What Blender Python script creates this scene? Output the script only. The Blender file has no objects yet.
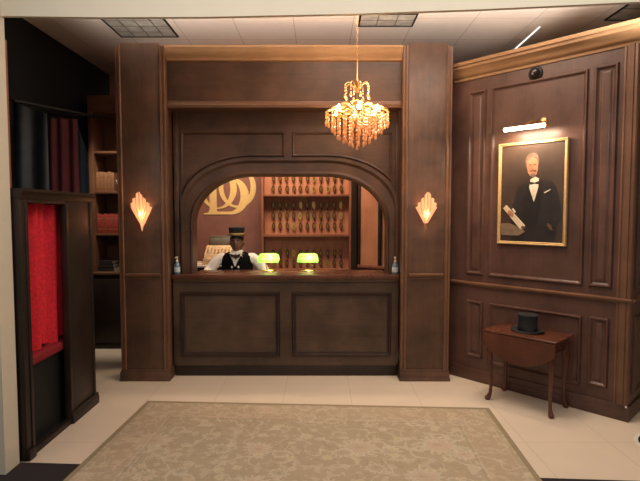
import bpy, bmesh, math, random
from mathutils import Vector, Matrix
random.seed(7)
PI = math.pi
S = bpy.context.scene
COL = S.collection
WM = {}

# ------------------------------------------------------------------ materials
def mat_new(name):
    m = bpy.data.materials.new(name); m.use_nodes = True
    nt = m.node_tree; nt.nodes.clear()
    out = nt.nodes.new('ShaderNodeOutputMaterial')
    return m, nt, out

def srgb(r, g, b):
    f = lambda c: (c/255/12.92) if c/255 <= .04045 else ((c/255+.055)/1.055)**2.4
    return (f(r), f(g), f(b), 1)

def plain(name, col, rough=.5, metal=0., noise=.15, nscale=30, emis=None, estr=0, spec=.5, bump=0.):
    m, nt, out = mat_new(name)
    b = nt.nodes.new('ShaderNodeBsdfPrincipled')
    b.inputs['Roughness'].default_value = rough; b.inputs['Metallic'].default_value = metal
    b.inputs['Specular IOR Level'].default_value = spec
    tc = nt.nodes.new('ShaderNodeTexCoord'); n = nt.nodes.new('ShaderNodeTexNoise')
    n.inputs['Scale'].default_value = nscale; n.inputs['Detail'].default_value = 4
    nt.links.new(tc.outputs['Object'], n.inputs['Vector'])
    r = nt.nodes.new('ShaderNodeValToRGB')
    r.color_ramp.elements[0].position = .3; r.color_ramp.elements[1].position = .7
    r.color_ramp.elements[0].color = [c*(1-noise) for c in col[:3]]+[1]
    r.color_ramp.elements[1].color = [min(1, c*(1+noise)) for c in col[:3]]+[1]
    nt.links.new(n.outputs['Fac'], r.inputs['Fac']); nt.links.new(r.outputs['Color'], b.inputs['Base Color'])
    if bump:
        bp = nt.nodes.new('ShaderNodeBump'); bp.inputs['Strength'].default_value = bump; bp.inputs['Distance'].default_value = .01
        nt.links.new(n.outputs['Fac'], bp.inputs['Height']); nt.links.new(bp.outputs['Normal'], b.inputs['Normal'])
    if emis:
        b.inputs['Emission Color'].default_value = emis; b.inputs['Emission Strength'].default_value = estr
    nt.links.new(b.outputs['BSDF'], out.inputs['Surface'])
    return m

def wood(name, dark, light, axis='z', rough=.38, sc=1.0, spec=.36):
    """stained timber: long grain, broad blotches"""
    m, nt, out = mat_new(name)
    L = nt.links.new
    b = nt.nodes.new('ShaderNodeBsdfPrincipled'); b.inputs['Roughness'].default_value = rough
    b.inputs['Specular IOR Level'].default_value = spec
    tc = nt.nodes.new('ShaderNodeTexCoord')
    mp = nt.nodes.new('ShaderNodeMapping')
    s = {'x': (1.2, 9, 22), 'y': (22, 1.2, 22), 'z': (22, 22, 1.2)}[axis]
    mp.inputs['Scale'].default_value = [k*sc for k in s]
    L(tc.outputs['Object'], mp.inputs['Vector'])
    n1 = nt.nodes.new('ShaderNodeTexNoise'); n1.inputs['Scale'].default_value = 2.2; n1.inputs['Detail'].default_value = 7
    n1.inputs['Distortion'].default_value = .6; L(mp.outputs['Vector'], n1.inputs['Vector'])
    n2 = nt.nodes.new('ShaderNodeTexNoise'); n2.inputs['Scale'].default_value = 3.0; n2.inputs['Detail'].default_value = 6; n2.inputs['Roughness'].default_value = .6
    L(tc.outputs['Object'], n2.inputs['Vector'])
    mx = nt.nodes.new('ShaderNodeMath'); mx.operation = 'MULTIPLY_ADD'; mx.inputs[1].default_value = .22
    m2 = nt.nodes.new('ShaderNodeMath'); m2.operation = 'MULTIPLY'; m2.inputs[1].default_value = .78
    L(n2.outputs['Fac'], m2.inputs[0]); L(n1.outputs['Fac'], mx.inputs[0]); L(m2.outputs[0], mx.inputs[2])
    r = nt.nodes.new('ShaderNodeValToRGB')
    r.color_ramp.elements[0].position = .34; r.color_ramp.elements[1].position = .66
    r.color_ramp.elements[0].color = dark; r.color_ramp.elements[1].color = light
    L(mx.outputs[0], r.inputs['Fac']); L(r.outputs['Color'], b.inputs['Base Color'])
    rr = nt.nodes.new('ShaderNodeMapRange'); rr.inputs['To Min'].default_value = rough-.05; rr.inputs['To Max'].default_value = rough+.12
    L(n2.outputs['Fac'], rr.inputs['Value']); L(rr.outputs['Result'], b.inputs['Roughness'])
    bp = nt.nodes.new('ShaderNodeBump'); bp.inputs['Strength'].default_value = .05; bp.inputs['Distance'].default_value = .004
    L(n1.outputs['Fac'], bp.inputs['Height']); L(bp.outputs['Normal'], b.inputs['Normal'])
    L(b.outputs['BSDF'], out.inputs['Surface'])
    return m

def glassy(name, tint, gloss=.35, clear=.45, rough=.05, emis=0):
    """thin coloured glass or crystal: part see-through, part gloss, part tinted scatter"""
    m, nt, out = mat_new(name); L = nt.links.new
    t = nt.nodes.new('ShaderNodeBsdfTransparent'); t.inputs['Color'].default_value = [min(1, c*.6+.4) for c in tint[:3]]+[1]
    g = nt.nodes.new('ShaderNodeBsdfGlossy'); g.inputs['Roughness'].default_value = rough; g.inputs['Color'].default_value = (1, .95, .85, 1)
    d = nt.nodes.new('ShaderNodeBsdfTranslucent'); d.inputs['Color'].default_value = tint
    d2 = nt.nodes.new('ShaderNodeBsdfDiffuse'); d2.inputs['Color'].default_value = tint
    md = nt.nodes.new('ShaderNodeMixShader'); L(d.outputs[0], md.inputs[1]); L(d2.outputs[0], md.inputs[2])
    a = nt.nodes.new('ShaderNodeMixShader'); a.inputs[0].default_value = gloss; L(md.outputs[0], a.inputs[1]); L(g.outputs[0], a.inputs[2])
    c = nt.nodes.new('ShaderNodeMixShader'); c.inputs[0].default_value = clear; L(a.outputs[0], c.inputs[1]); L(t.outputs[0], c.inputs[2])
    last = c
    if emis:
        e = nt.nodes.new('ShaderNodeEmission'); e.inputs['Color'].default_value = tint; e.inputs['Strength'].default_value = emis
        ad = nt.nodes.new('ShaderNodeAddShader'); L(c.outputs[0], ad.inputs[0]); L(e.outputs[0], ad.inputs[1]); last = ad
    L(last.outputs[0], out.inputs['Surface'])
    return m

def emitter(name, col, strength):
    m, nt, out = mat_new(name)
    e = nt.nodes.new('ShaderNodeEmission'); e.inputs['Color'].default_value = col; e.inputs['Strength'].default_value = strength
    nt.links.new(e.outputs[0], out.inputs['Surface'])
    return m

def grid_mat(name, base, line, px, py, ox, oy, w, rough, var=.06, spec=.5, mottling=3.0):
    """square tiles with thin joints at ox + k*px, oy + k*py"""
    m, nt, out = mat_new(name); L = nt.links.new
    b = nt.nodes.new('ShaderNodeBsdfPrincipled'); b.inputs['Roughness'].default_value = rough
    b.inputs['Specular IOR Level'].default_value = spec
    tc = nt.nodes.new('ShaderNodeTexCoord'); sp = nt.nodes.new('ShaderNodeSeparateXYZ'); L(tc.outputs['Object'], sp.inputs[0])
    fac = None
    for ax, p, o in (('X', px, ox), ('Y', py, oy)):
        a = nt.nodes.new('ShaderNodeMath'); a.operation = 'SUBTRACT'; a.inputs[1].default_value = o; L(sp.outputs[ax], a.inputs[0])
        q = nt.nodes.new('ShaderNodeMath'); q.operation = 'PINGPONG'; q.inputs[1].default_value = p/2; L(a.outputs[0], q.inputs[0])
        l = nt.nodes.new('ShaderNodeMath'); l.operation = 'LESS_THAN'; l.inputs[1].default_value = w; L(q.outputs[0], l.inputs[0])
        if fac is None: fac = l
        else:
            mm = nt.nodes.new('ShaderNodeMath'); mm.operation = 'MAXIMUM'; L(fac.outputs[0], mm.inputs[0]); L(l.outputs[0], mm.inputs[1]); fac = mm
    n = nt.nodes.new('ShaderNodeTexNoise'); n.inputs['Scale'].default_value = mottling; n.inputs['Detail'].default_value = 5; L(tc.outputs['Object'], n.inputs['Vector'])
    r = nt.nodes.new('ShaderNodeValToRGB'); r.color_ramp.elements[0].position = .3; r.color_ramp.elements[1].position = .7
    r.color_ramp.elements[0].color = [c*(1-var) for c in base[:3]]+[1]; r.color_ramp.elements[1].color = [c*(1+var) for c in base[:3]]+[1]
    L(n.outputs['Fac'], r.inputs['Fac'])
    mix = nt.nodes.new('ShaderNodeMix'); mix.data_type = 'RGBA'
    L(fac.outputs[0], mix.inputs['Factor']); L(r.outputs['Color'], mix.inputs['A']); mix.inputs['B'].default_value = line
    L(mix.outputs['Result'], b.inputs['Base Color']); L(b.outputs['BSDF'], out.inputs['Surface'])
    return m

def rug_mat(name, hx, hy):
    """faded floral carpet: olive field, cream rosettes and vines, peach blooms, striped border (object space, centred)"""
    m, nt, out = mat_new(name); N = nt.nodes.new; L = nt.links.new
    b = N('ShaderNodeBsdfPrincipled'); b.inputs['Roughness'].default_value = .95; b.inputs['Specular IOR Level'].default_value = .1
    tc = N('ShaderNodeTexCoord'); sp = N('ShaderNodeSeparateXYZ'); L(tc.outputs['Object'], sp.inputs[0])
    def math_(op, a, bb=None, c=None):
        q = N('ShaderNodeMath'); q.operation = op
        for i, v in enumerate((a, bb, c)):
            if v is None: continue
            if isinstance(v, (int, float)): q.inputs[i].default_value = v
            else: L(v, q.inputs[i])
        return q.outputs[0]
    def mixc(f, A, B):
        x = N('ShaderNodeMix'); x.data_type = 'RGBA'
        L(f, x.inputs['Factor'])
        for k, v in (('A', A), ('B', B)):
            if isinstance(v, tuple): x.inputs[k].default_value = v
            else: L(v, x.inputs[k])
        return x.outputs['Result']
    def noise(scale, detail=4, vec=None):
        n = N('ShaderNodeTexNoise'); n.inputs['Scale'].default_value = scale; n.inputs['Detail'].default_value = detail
        L(vec or tc.outputs['Object'], n.inputs['Vector']); return n
    olive = srgb(168, 152, 126); olive2 = srgb(186, 168, 142); cream = srgb(212, 200, 178); peach = srgb(196, 164, 142); dk = srgb(140, 124, 104); gold = srgb(206, 184, 136)
    # abrash: soft bands of slightly different dye across the width
    bm_ = N('ShaderNodeMapping'); bm_.inputs['Scale'].default_value = (.6, 7, 1); L(tc.outputs['Object'], bm_.inputs['Vector'])
    base = mixc(noise(1.2, 4, bm_.outputs['Vector']).outputs['Fac'], olive, olive2)
    wn = noise(9, 3); wc = N('ShaderNodeVectorMath'); wc.operation = 'SUBTRACT'; wc.inputs[1].default_value = (.5, .5, .5); L(wn.outputs['Color'], wc.inputs[0])
    wv = N('ShaderNodeVectorMath'); wv.operation = 'SCALE'; wv.inputs['Scale'].default_value = .07
    L(wc.outputs[0], wv.inputs[0]); av = N('ShaderNodeVectorMath'); av.operation = 'ADD'; L(tc.outputs['Object'], av.inputs[0]); L(wv.outputs[0], av.inputs[1])
    wvec = av.outputs[0]
    def vine(scale, level, w):
        f = noise(scale, 1, wvec).outputs['Fac']
        return math_('LESS_THAN', math_('ABSOLUTE', math_('SUBTRACT', f, level)), w)
    c = mixc(math_('MULTIPLY', vine(3.6, .5, .010), .55), base, cream)
    c = mixc(math_('MULTIPLY', vine(5.0, .44, .010), .30), c, dk)
    c = mixc(math_('MULTIPLY', math_('GREATER_THAN', noise(15, 3, wvec).outputs['Fac'], .57), .38), c, cream)
    c = mixc(math_('MULTIPLY', math_('GREATER_THAN', noise(19, 3, wvec).outputs['Fac'], .64), .35), c, peach)
    # flowers: a ragged ring of petals round a tinted heart, on a staggered, shaken lattice
    def rosette(scale, rnd, petals, R, col_in, col_out, c, strength, keep, ring_w=.62):
        v = N('ShaderNodeTexVoronoi'); v.voronoi_dimensions = '2D'; v.inputs['Scale'].default_value = scale; v.inputs['Randomness'].default_value = rnd
        L(tc.outputs['Object'], v.inputs['Vector'])
        d = N('ShaderNodeVectorMath'); d.operation = 'SUBTRACT'; L(wvec, d.inputs[0]); L(v.outputs['Position'], d.inputs[1])
        s2 = N('ShaderNodeSeparateXYZ'); L(d.outputs[0], s2.inputs[0])
        ang = math_('ARCTAN2', s2.outputs['Y'], s2.outputs['X'])
        pet = math_('MULTIPLY_ADD', math_('COSINE', math_('MULTIPLY', ang, petals)), .16, .84)
        sc = N('ShaderNodeSeparateColor'); L(v.outputs['Color'], sc.inputs[0])
        rad = math_('MULTIPLY', pet, math_('MULTIPLY_ADD', sc.outputs['Red'], R*.5, R*.6))
        dist = math_('SQRT', math_('ADD', math_('MULTIPLY', s2.outputs['X'], s2.outputs['X']), math_('MULTIPLY', s2.outputs['Y'], math_('MULTIPLY', s2.outputs['Y'], 1.3))))
        on = math_('MULTIPLY', math_('GREATER_THAN', sc.outputs['Green'], keep), strength)
        c = mixc(math_('MULTIPLY', math_('LESS_THAN', dist, rad), on), c, col_out)
        c = mixc(math_('MULTIPLY', math_('LESS_THAN', dist, math_('MULTIPLY', rad, ring_w)), on), c, col_in)
        return mixc(math_('MULTIPLY', math_('LESS_THAN', dist, math_('MULTIPLY', rad, .22)), math_('MULTIPLY', on, .45)), c, dk)
    c = rosette(1.9, .8, 15, .15, peach, cream, c, .55, .35)
    c = rosette(3.3, .95, 11, .085, olive, cream, c, .62, .2, .7)
    c = rosette(6.0, 1.0, 7, .045, gold, cream, c, .48, .3)
    ax = math_('SUBTRACT', hx, math_('ABSOLUTE', sp.outputs['X'])); ay = math_('SUBTRACT', hy, math_('ABSOLUTE', sp.outputs['Y']))
    dd = math_('MINIMUM', ax, ay)
    for d0, w, colr, s in ((.34, .006, dk, .3), (.32, .006, cream, .25), (.085, .006, cream, .25)):
        c = mixc(math_('MULTIPLY', math_('LESS_THAN', math_('ABSOLUTE', math_('SUBTRACT', dd, d0)), w), s), c, colr)
    c = mixc(math_('MULTIPLY', math_('LESS_THAN', math_('ABSOLUTE', math_('SUBTRACT', dd, .20)), .12), .22), c, peach)
    c = mixc(math_('MULTIPLY', math_('LESS_THAN', dd, .040), .85), c, srgb(136, 118, 90))
    # wear
    c = mixc(math_('MULTIPLY', noise(40, 3).outputs['Fac'], .45), c, olive2)
    L(c, b.inputs['Base Color'])
    bp = N('ShaderNodeBump'); bp.inputs['Strength'].default_value = .3; bp.inputs['Distance'].default_value = .004
    L(noise(220, 2).outputs['Fac'], bp.inputs['Height']); L(bp.outputs['Normal'], b.inputs['Normal'])
    L(b.outputs['BSDF'], out.inputs['Surface'])
    return m

M = {}
M['wood_v'] = wood('dark walnut upright', srgb(64, 45, 35), srgb(104, 74, 57), 'z')
M['wood_h'] = wood('dark walnut lengthwise', srgb(60, 42, 33), srgb(94, 66, 51), 'x')
M['wood_trim'] = wood('walnut moulding', srgb(94, 65, 48), srgb(118, 83, 61), 'z', .32)
M['wood_trim_h'] = wood('walnut moulding lengthwise', srgb(92, 63, 46), srgb(116, 81, 59), 'x', .32)
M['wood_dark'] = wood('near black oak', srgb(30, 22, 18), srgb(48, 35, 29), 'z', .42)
M['wood_counter'] = wood('counter walnut', srgb(58, 44, 35), srgb(92, 71, 56), 'x', .3)
M['wood_bead'] = wood('dark panel bead', srgb(40, 28, 23), srgb(60, 43, 35), 'x', .3)
M['wood_top'] = wood('counter top', srgb(74, 44, 32), srgb(102, 62, 44), 'x', .25)
M['wood_crown'] = wood('golden oak crown', srgb(140, 106, 76), srgb(166, 128, 92), 'x', .4)
M['wood_red'] = wood('red mahogany panelling', srgb(70, 48, 40), srgb(102, 71, 60), 'z', .33)
M['wood_table'] = wood('red cherry table', srgb(72, 40, 29), srgb(100, 57, 41), 'x', .22)
M['wood_orange'] = wood('orange stained pine', srgb(168, 108, 82), srgb(200, 136, 106), 'z', .5)
M['cab_shelf'] = wood('brown shelf timber', srgb(120, 74, 56), srgb(150, 98, 76), 'x', .4)
M['gold_crown'] = M['wood_crown']
M['plum'] = plain('plum brown wall paint', srgb(142, 98, 90), .6, noise=.12, nscale=6)
M['logo'] = plain('gold leaf letter', srgb(236, 204, 140), .45, .0, noise=.06)
M['cream'] = plain('cream wall paint', srgb(216, 206, 186), .6, noise=.02, nscale=8)
M['black'] = plain('black wall paint', srgb(10, 15, 18), 1., noise=.25, nscale=20)
M['carpet'] = plain('dark plum carpet', srgb(42, 34, 36), .95, noise=.3, nscale=200, bump=.3)
M['tile'] = grid_mat('cream floor tile', srgb(226, 208, 186), srgb(196, 174, 148), .62, 1.24, -.335, 3.55, .0020, .3, .03)
M['ceil'] = grid_mat('ceiling tile', srgb(226, 214, 204), srgb(186, 172, 160), .61, .61, -.27, .15, .004, .85, .02, mottling=12)
M['brass'] = plain('brass', srgb(206, 160, 100), .28, 1., noise=.08)
M['brass_old'] = plain('aged brass', srgb(170, 130, 78), .4, 1., noise=.25, nscale=80)
M['gold_frame'] = plain('gilt frame', srgb(206, 170, 116), .4, .35, noise=.2, nscale=60)
M['crystal'] = glassy('amber crystal', (1, .60, .25, 1), .38, .30, .08)
M['bulb'] = emitter('lit candle bulb', (1, .70, .34, 1), 80)
M['fob_dark'] = plain('dark oval fob', srgb(86, 62, 46), .35, .3, noise=.2)
M['fob_light'] = plain('pale brass fob', srgb(214, 182, 116), .3, .6, noise=.15)
M['black_cloth'] = plain('black felt', srgb(26, 26, 28), .85, noise=.2, nscale=120)
M['vest'] = plain('black waistcoat cloth', srgb(12, 12, 16), .9, noise=.2, nscale=120, spec=.1)
M['trousers'] = plain('charcoal trousers', srgb(38, 38, 44), .85, noise=.2, nscale=120)
M['shirt'] = plain('white cotton', srgb(236, 226, 214), .8, noise=.04)
M['gilt_cloth'] = plain('gold braid', srgb(206, 170, 104), .5, .2)
M['skin'] = plain('dark brown skin', srgb(112, 76, 60), .45, noise=.12, nscale=20)
M['eye'] = plain('eye white', srgb(176, 168, 158), .25, noise=.03)
M['lip'] = plain('lip', srgb(96, 52, 46), .4, noise=.05)
M['leather'] = plain('black leather', srgb(20, 18, 18), .3, noise=.2)
M['red'] = plain('red velvet', srgb(206, 26, 44), .8, noise=.22, nscale=45, bump=.25)
M['red_seat'] = plain('crimson seat plush', srgb(128, 14, 28), .8, noise=.2, nscale=45)
M['dark_red'] = plain('dark red velvet', srgb(70, 14, 24), .85, noise=.25, nscale=12)
M['slate'] = plain('slate grey satin', srgb(34, 38, 44), .42, noise=.4, nscale=6)
M['blue_grey'] = plain('blue grey cloth', srgb(44, 54, 70), .75, noise=.15, nscale=10)
M['book_tan'] = plain('tan book cloth', srgb(142, 98, 68), .7, noise=.2, nscale=50)
M['book_red'] = plain('red book cloth', srgb(150, 56, 44), .65, noise=.2, nscale=50)
M['book_dark'] = plain('dark book cloth', srgb(40, 34, 32), .65, noise=.2, nscale=50)
M['paper'] = plain('paper', srgb(228, 216, 192), .8, noise=.05)
M['linen'] = plain('grey linen', srgb(130, 114, 100), .85, noise=.2)
M['gilt'] = plain('gilt band', srgb(196, 150, 90), .4, .5)
M['white'] = plain('white glaze', srgb(230, 226, 220), .4, noise=.04)
M['grey_metal'] = plain('grey metal', srgb(120, 116, 110), .4, .4, noise=.1)
M['louvre'] = plain('unlit grey prismatic lens', srgb(176, 172, 162), .35, noise=.3, nscale=9)
M['black_trim'] = plain('black trim', srgb(10, 10, 10), .6, noise=.2)
M['register'] = plain('cream gold register casing', srgb(232, 198, 156), .4, .1, noise=.25, nscale=30)
M['register_glass'] = plain('grey display glass', srgb(150, 142, 134), .15, noise=.15)
M['marble'] = plain('white marble slab', srgb(226, 214, 200), .4, noise=.06)
M['tag_dark'] = plain('dark keys', srgb(50, 38, 32), .4)
M['dome'] = plain('smoked dome', srgb(30, 26, 24), .12, noise=.1)
M['liquid'] = glassy('clear blue gel', srgb(150, 186, 214), .25, .35, .05)
M['label_w'] = plain('pale label', srgb(198, 206, 210), .5)
M['pump'] = plain('pale pump plastic', srgb(222, 206, 190), .4)
M['green'] = glassy('green glass shade', (.50, .88, .22, 1), .10, .16, .1, .08)
M['lamp_in'] = emitter('lit lamp tube', (1, .92, .7, 1), 22)
M['sconce'] = glassy('frosted amber glass', (1, .66, .42, 1), .06, .20, .3, .22)
M['pic_tube'] = emitter('lit picture tube', (1, .86, .68, 1), 13)
M['strip'] = emitter('emissive T-bar gleam', (1, .96, .88, 1), 1.6)
M['outlet'] = plain('white plastic', srgb(232, 226, 214), .35)

# ------------------------------------------------------------------ mesh builder
class MB:
    def __init__(s): s.bm = bmesh.new()
    def v(s, *p): return s.bm.verts.new(p)
    def face(s, vs):
        try: return s.bm.faces.new(vs)
        except ValueError: return None
    def box(s, x0, x1, y0, y1, z0, z1, bev=0, seg=2):
        b = bmesh.new()
        bmesh.ops.create_cube(b, size=1)
        for v in b.verts:
            v.co = ((x0+x1)/2+v.co.x*(x1-x0), (y0+y1)/2+v.co.y*(y1-y0), (z0+z1)/2+v.co.z*(z1-z0))
        if bev: bmesh.ops.bevel(b, geom=b.edges[:], offset=bev, segments=seg, profile=.5, affect='EDGES')
        s.merge(b); return s
    def merge(s, b, mtx=None):
        mp = {}
        for v in b.verts: mp[v] = s.bm.verts.new(mtx @ v.co if mtx else v.co)
        for f in b.faces:
            try:
                g = s.bm.faces.new([mp[v] for v in f.verts]); g.material_index = f.material_index
            except ValueError: pass
        b.free()
    def lathe(s, prof, c, seg=24, sx=1, sy=1, axis='z', a0=0, a1=2*PI):
        full = abs(a1-a0-2*PI) < 1e-6; n = seg if full else seg+1
        rows = []
        for r, z in prof:
            row = []
            for i in range(n):
                a = a0+(a1-a0)*i/seg
                p = (r*math.cos(a)*sx, r*math.sin(a)*sy, z)
                if axis == 'y': p = (p[0], p[2], p[1])
                if axis == 'x': p = (p[2], p[0], p[1])
                row.append(s.v(c[0]+p[0], c[1]+p[1], c[2]+p[2]))
            rows.append(row)
        for a, b in zip(rows, rows[1:]):
            for i in range(n if full else n-1):
                j = (i+1) % n; s.face([a[i], a[j], b[j], b[i]])
        if full:
            if prof[0][0] > 1e-5: s.face(rows[0][::-1])
            if prof[-1][0] > 1e-5: s.face(rows[-1])
        return s
    def tube(s, pts, r=.01, seg=10, cap=True):
        P = [Vector(p[:3]) for p in pts]; R = [p[3] if len(p) > 3 else r for p in pts]
        rows = []; up = None
        for i, p in enumerate(P):
            t = (P[min(i+1, len(P)-1)]-P[max(i-1, 0)]).normalized()
            if up is None: up = t.orthogonal().normalized()
            else:
                up = up-t*up.dot(t); up = up.normalized() if up.length > 1e-6 else t.orthogonal().normalized()
            w = t.cross(up)
            rows.append([s.bm.verts.new(p+(up*math.cos(2*PI*k/seg)+w*math.sin(2*PI*k/seg))*R[i]) for k in range(seg)])
        for a, b in zip(rows, rows[1:]):
            for k in range(seg): s.face([a[k], a[(k+1) % seg], b[(k+1) % seg], b[k]])
        if cap: s.face(rows[0][::-1]); s.face(rows[-1])
        return s
    def prism(s, poly, h0, h1, plane='xz'):
        """polygon given in a plane, extruded along the third axis"""
        def P(a, b, h): return {'xz': (a, h, b), 'xy': (a, b, h), 'yz': (h, a, b)}[plane]
        A = [s.v(*P(a, b, h0)) for a, b in poly]; B = [s.v(*P(a, b, h1)) for a, b in poly]
        n = len(poly)
        s.face(A); s.face(B[::-1])
        for i in range(n): s.face([A[i], B[i], B[(i+1) % n], A[(i+1) % n]])
        return s
    def loft(s, rings, seg=20, cap=True):
        """rings: (cx, cy, cz, rx, ry) ellipses in level planes"""
        rows = [[s.v(c[0]+c[3]*math.cos(2*PI*k/seg), c[1]+c[4]*math.sin(2*PI*k/seg), c[2]) for k in range(seg)] for c in rings]
        for a, b in zip(rows, rows[1:]):
            for k in range(seg): s.face([a[k], a[(k+1) % seg], b[(k+1) % seg], b[k]])
        if cap: s.face(rows[0][::-1]); s.face(rows[-1])
        return rows
    def molding(s, path, prof, y0, closed=True):
        """path in the xz plane (counter-clockwise seen from -y), prof = (inward offset, rise towards -y)"""
        n = len(path); rows = []
        for i in range(n):
            p = Vector(path[i])
            a = Vector(path[i-1]) if (closed or i > 0) else None
            b = Vector(path[(i+1) % n]) if (closed or i < n-1) else None
            d1 = (p-a).normalized() if a is not None else (b-p).normalized()
            d2 = (b-p).normalized() if b is not None else d1
            n1 = Vector((-d1.y, d1.x)); n2 = Vector((-d2.y, d2.x))
            mt = n1+n2; mt = mt/max(.3, mt.dot(n1)) if mt.length > 1e-6 else n1
            rows.append([s.v(p.x+mt.x*o, y0-h, p.y+mt.y*o) for o, h in prof])
        k = len(prof)
        for i in range(n if closed else n-1):
            a, b = rows[i], rows[(i+1) % n]
            for j in range(k-1): s.face([a[j], b[j], b[j+1], a[j+1]])
        if not closed: s.face(rows[0]); s.face(rows[-1][::-1])
        return s
    def sheet(s, fn, nu, nv, th):
        """cloth: fn(u, v) -> point, with a real thickness"""
        P = [[Vector(fn(i/nu, j/nv)) for j in range(nv+1)] for i in range(nu+1)]
        F, B = [], []
        for i in range(nu+1):
            f, b = [], []
            for j in range(nv+1):
                du = P[min(i+1, nu)][j]-P[max(i-1, 0)][j]; dv = P[i][min(j+1, nv)]-P[i][max(j-1, 0)]
                nn = du.cross(dv); nn = nn.normalized() if nn.length > 1e-9 else Vector((0, -1, 0))
                f.append(s.bm.verts.new(P[i][j]+nn*th/2)); b.append(s.bm.verts.new(P[i][j]-nn*th/2))
            F.append(f); B.append(b)
        for i in range(nu):
            for j in range(nv):
                s.face([F[i][j], F[i+1][j], F[i+1][j+1], F[i][j+1]]); s.face([B[i][j], B[i][j+1], B[i+1][j+1], B[i+1][j]])
        for i in range(nu):
            s.face([F[i][0], B[i][0], B[i+1][0], F[i+1][0]]); s.face([F[i][nv], F[i+1][nv], B[i+1][nv], B[i][nv]])
        for j in range(nv):
            s.face([F[0][j], F[0][j+1], B[0][j+1], B[0][j]]); s.face([F[nu][j], B[nu][j], B[nu][j+1], F[nu][j+1]])
        return s
    def ball(s, c, r, sx=1, sy=1, sz=1, u=16, v=12):
        b = bmesh.new(); bmesh.ops.create_uvsphere(b, u_segments=u, v_segments=v, radius=r)
        for w in b.verts: w.co = (c[0]+w.co.x*sx, c[1]+w.co.y*sy, c[2]+w.co.z*sz)
        s.merge(b); return s

def finish(name, me, material, parent, space, smooth):
    if space is not None: me.transform(space)
    if parent is not None: me.transform(WM[parent.name].inverted())
    me.materials.append(M[material] if isinstance(material, str) else material)
    if smooth:
        me.polygons.foreach_set('use_smooth', [True]*len(me.polygons)); me.set_sharp_from_angle(angle=math.radians(38))
    o = bpy.data.objects.new(name, me); COL.objects.link(o)
    if parent is not None: o.parent = parent; WM[o.name] = WM[parent.name]
    else: WM[o.name] = Matrix.Identity(4)
    return o

def obj(name, mb, material, parent=None, space=None, smooth=True):
    bmesh.ops.recalc_face_normals(mb.bm, faces=mb.bm.faces[:])
    me = bpy.data.meshes.new(name); mb.bm.to_mesh(me); mb.bm.free()
    return finish(name, me, material, parent, space, smooth)

def tag(o, label, cat, group=None):
    o['label'] = label; o['category'] = cat; o['kind'] = 'thing'
    if group: o['group'] = group
    return o

def thing(name, label, cat, loc=(0, 0, 0), rotz=0, group=None):
    o = bpy.data.objects.new(name, None); COL.objects.link(o)
    o.location = loc; o.rotation_euler = (0, 0, rotz); o.empty_display_size = .05
    WM[o.name] = Matrix.Translation(loc) @ Matrix.Rotation(rotz, 4, 'Z')
    return tag(o, label, cat, group)

def struct(name, mb, material, label=None, parent=None, space=None):
    o = obj(name, mb, material, parent, space)
    if parent is None: o['kind'] = 'structure'
    if label: o['label'] = label; o['category'] = label.split()[-1]
    return o

def lift(o, loc):
    """give a one-mesh thing its origin at its own base"""
    o.data.transform(Matrix.Translation(loc).inverted()); o.location = loc
    WM[o.name] = Matrix.Translation(loc)
    return o

def copy_tree(o, parent=None):
    c = o.copy(); COL.objects.link(c)
    if parent: c.parent = parent
    for ch in list(o.children): copy_tree(ch, c)
    return c

def light(name, kind, loc, power, col, size=.05, rot=None, **kw):
    d = bpy.data.lights.new(name, kind); d.energy = power; d.color = col
    if kind == 'AREA':
        d.shape = 'RECTANGLE'; d.size = size if not isinstance(size, tuple) else size[0]; d.size_y = size if not isinstance(size, tuple) else size[1]
    else: d.shadow_soft_size = size
    for k, v in kw.items(): setattr(d, k, v)
    o = bpy.data.objects.new(name, d); COL.objects.link(o); o.location = loc
    if rot: o.rotation_euler = rot
    return o

PANEL = [(0, 0), (0, .012), (.007, .022), (.017, .022), (.024, .010), (.034, .004), (.034, 0)]
def rect(x0, x1, z0, z1): return [(x0, z0), (x1, z0), (x1, z1), (x0, z1)]

# ------------------------------------------------------------------ shell
CEIL = 3.65
def thr(x): return 3.256-.0570*(x+2.0)        # line where the tiles meet the carpet
b = MB(); b.prism([(-3.1, thr(-3.1)), (4.2, thr(4.2)), (4.2, 7.3), (-3.1, 7.3)], -.1, 0, 'xy')
struct('floor', b, 'tile')
b = MB(); b.prism([(-5, -2), (5, -2), (5, thr(5)), (-5, thr(-5))], -.1, -.001, 'xy')
struct('floor_carpet', b, 'carpet')
b = MB(); b.box(-3.1, 4.2, 3.0, 7.3, CEIL, CEIL+.1); struct('ceiling', b, 'ceil')
b = MB(); b.box(-3.1, -2.98, 3.1, 7.3, 0, CEIL); struct('wall_left', b, 'black')
b = MB(); b.box(-2.98, 4.2, 7.05, 7.3, 0, CEIL); struct('wall_back', b, 'plum')
b = MB(); b.box(4.1, 4.2, 3.0, 7.05, 0, CEIL); struct('wall_right', b, 'cream')
# opening the photograph is taken through
b = MB()
T = .15; ang = math.atan(-.057)
def wl(x, back): return (x, thr(x)-(0 if back else T)-.012)
def slab(x0, x1, z0, z1):
    b.prism([wl(x0, False), wl(x1, False), wl(x1, True), wl(x0, True)], z0, z1, 'xy')
slab(-5, -2.045, 0, CEIL); slab(2.9, 5, 0, CEIL)
hz = [(-2.045, 2.962), (-1.38, 2.938), (-.72, 2.926), (.24, 2.924), (1.0, 2.934), (1.9, 2.955), (2.9, 2.975)]   # the lintel sags a little
for (xa, za), (xb, zb_) in zip(hz, hz[1:]):
    V = [b.v(wl(x, True)[0], wl(x, True)[1]-(0 if k else .03), z) for x, z in ((xa, za), (xb, zb_), (xb, CEIL), (xa, CEIL)) for k in (False, True)]
    for q in ((0, 2, 4, 6), (1, 7, 5, 3), (0, 1, 3, 2), (4, 5, 7, 6)): b.face([V[i] for i in q])
struct('wall_front', b, 'cream')
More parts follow.
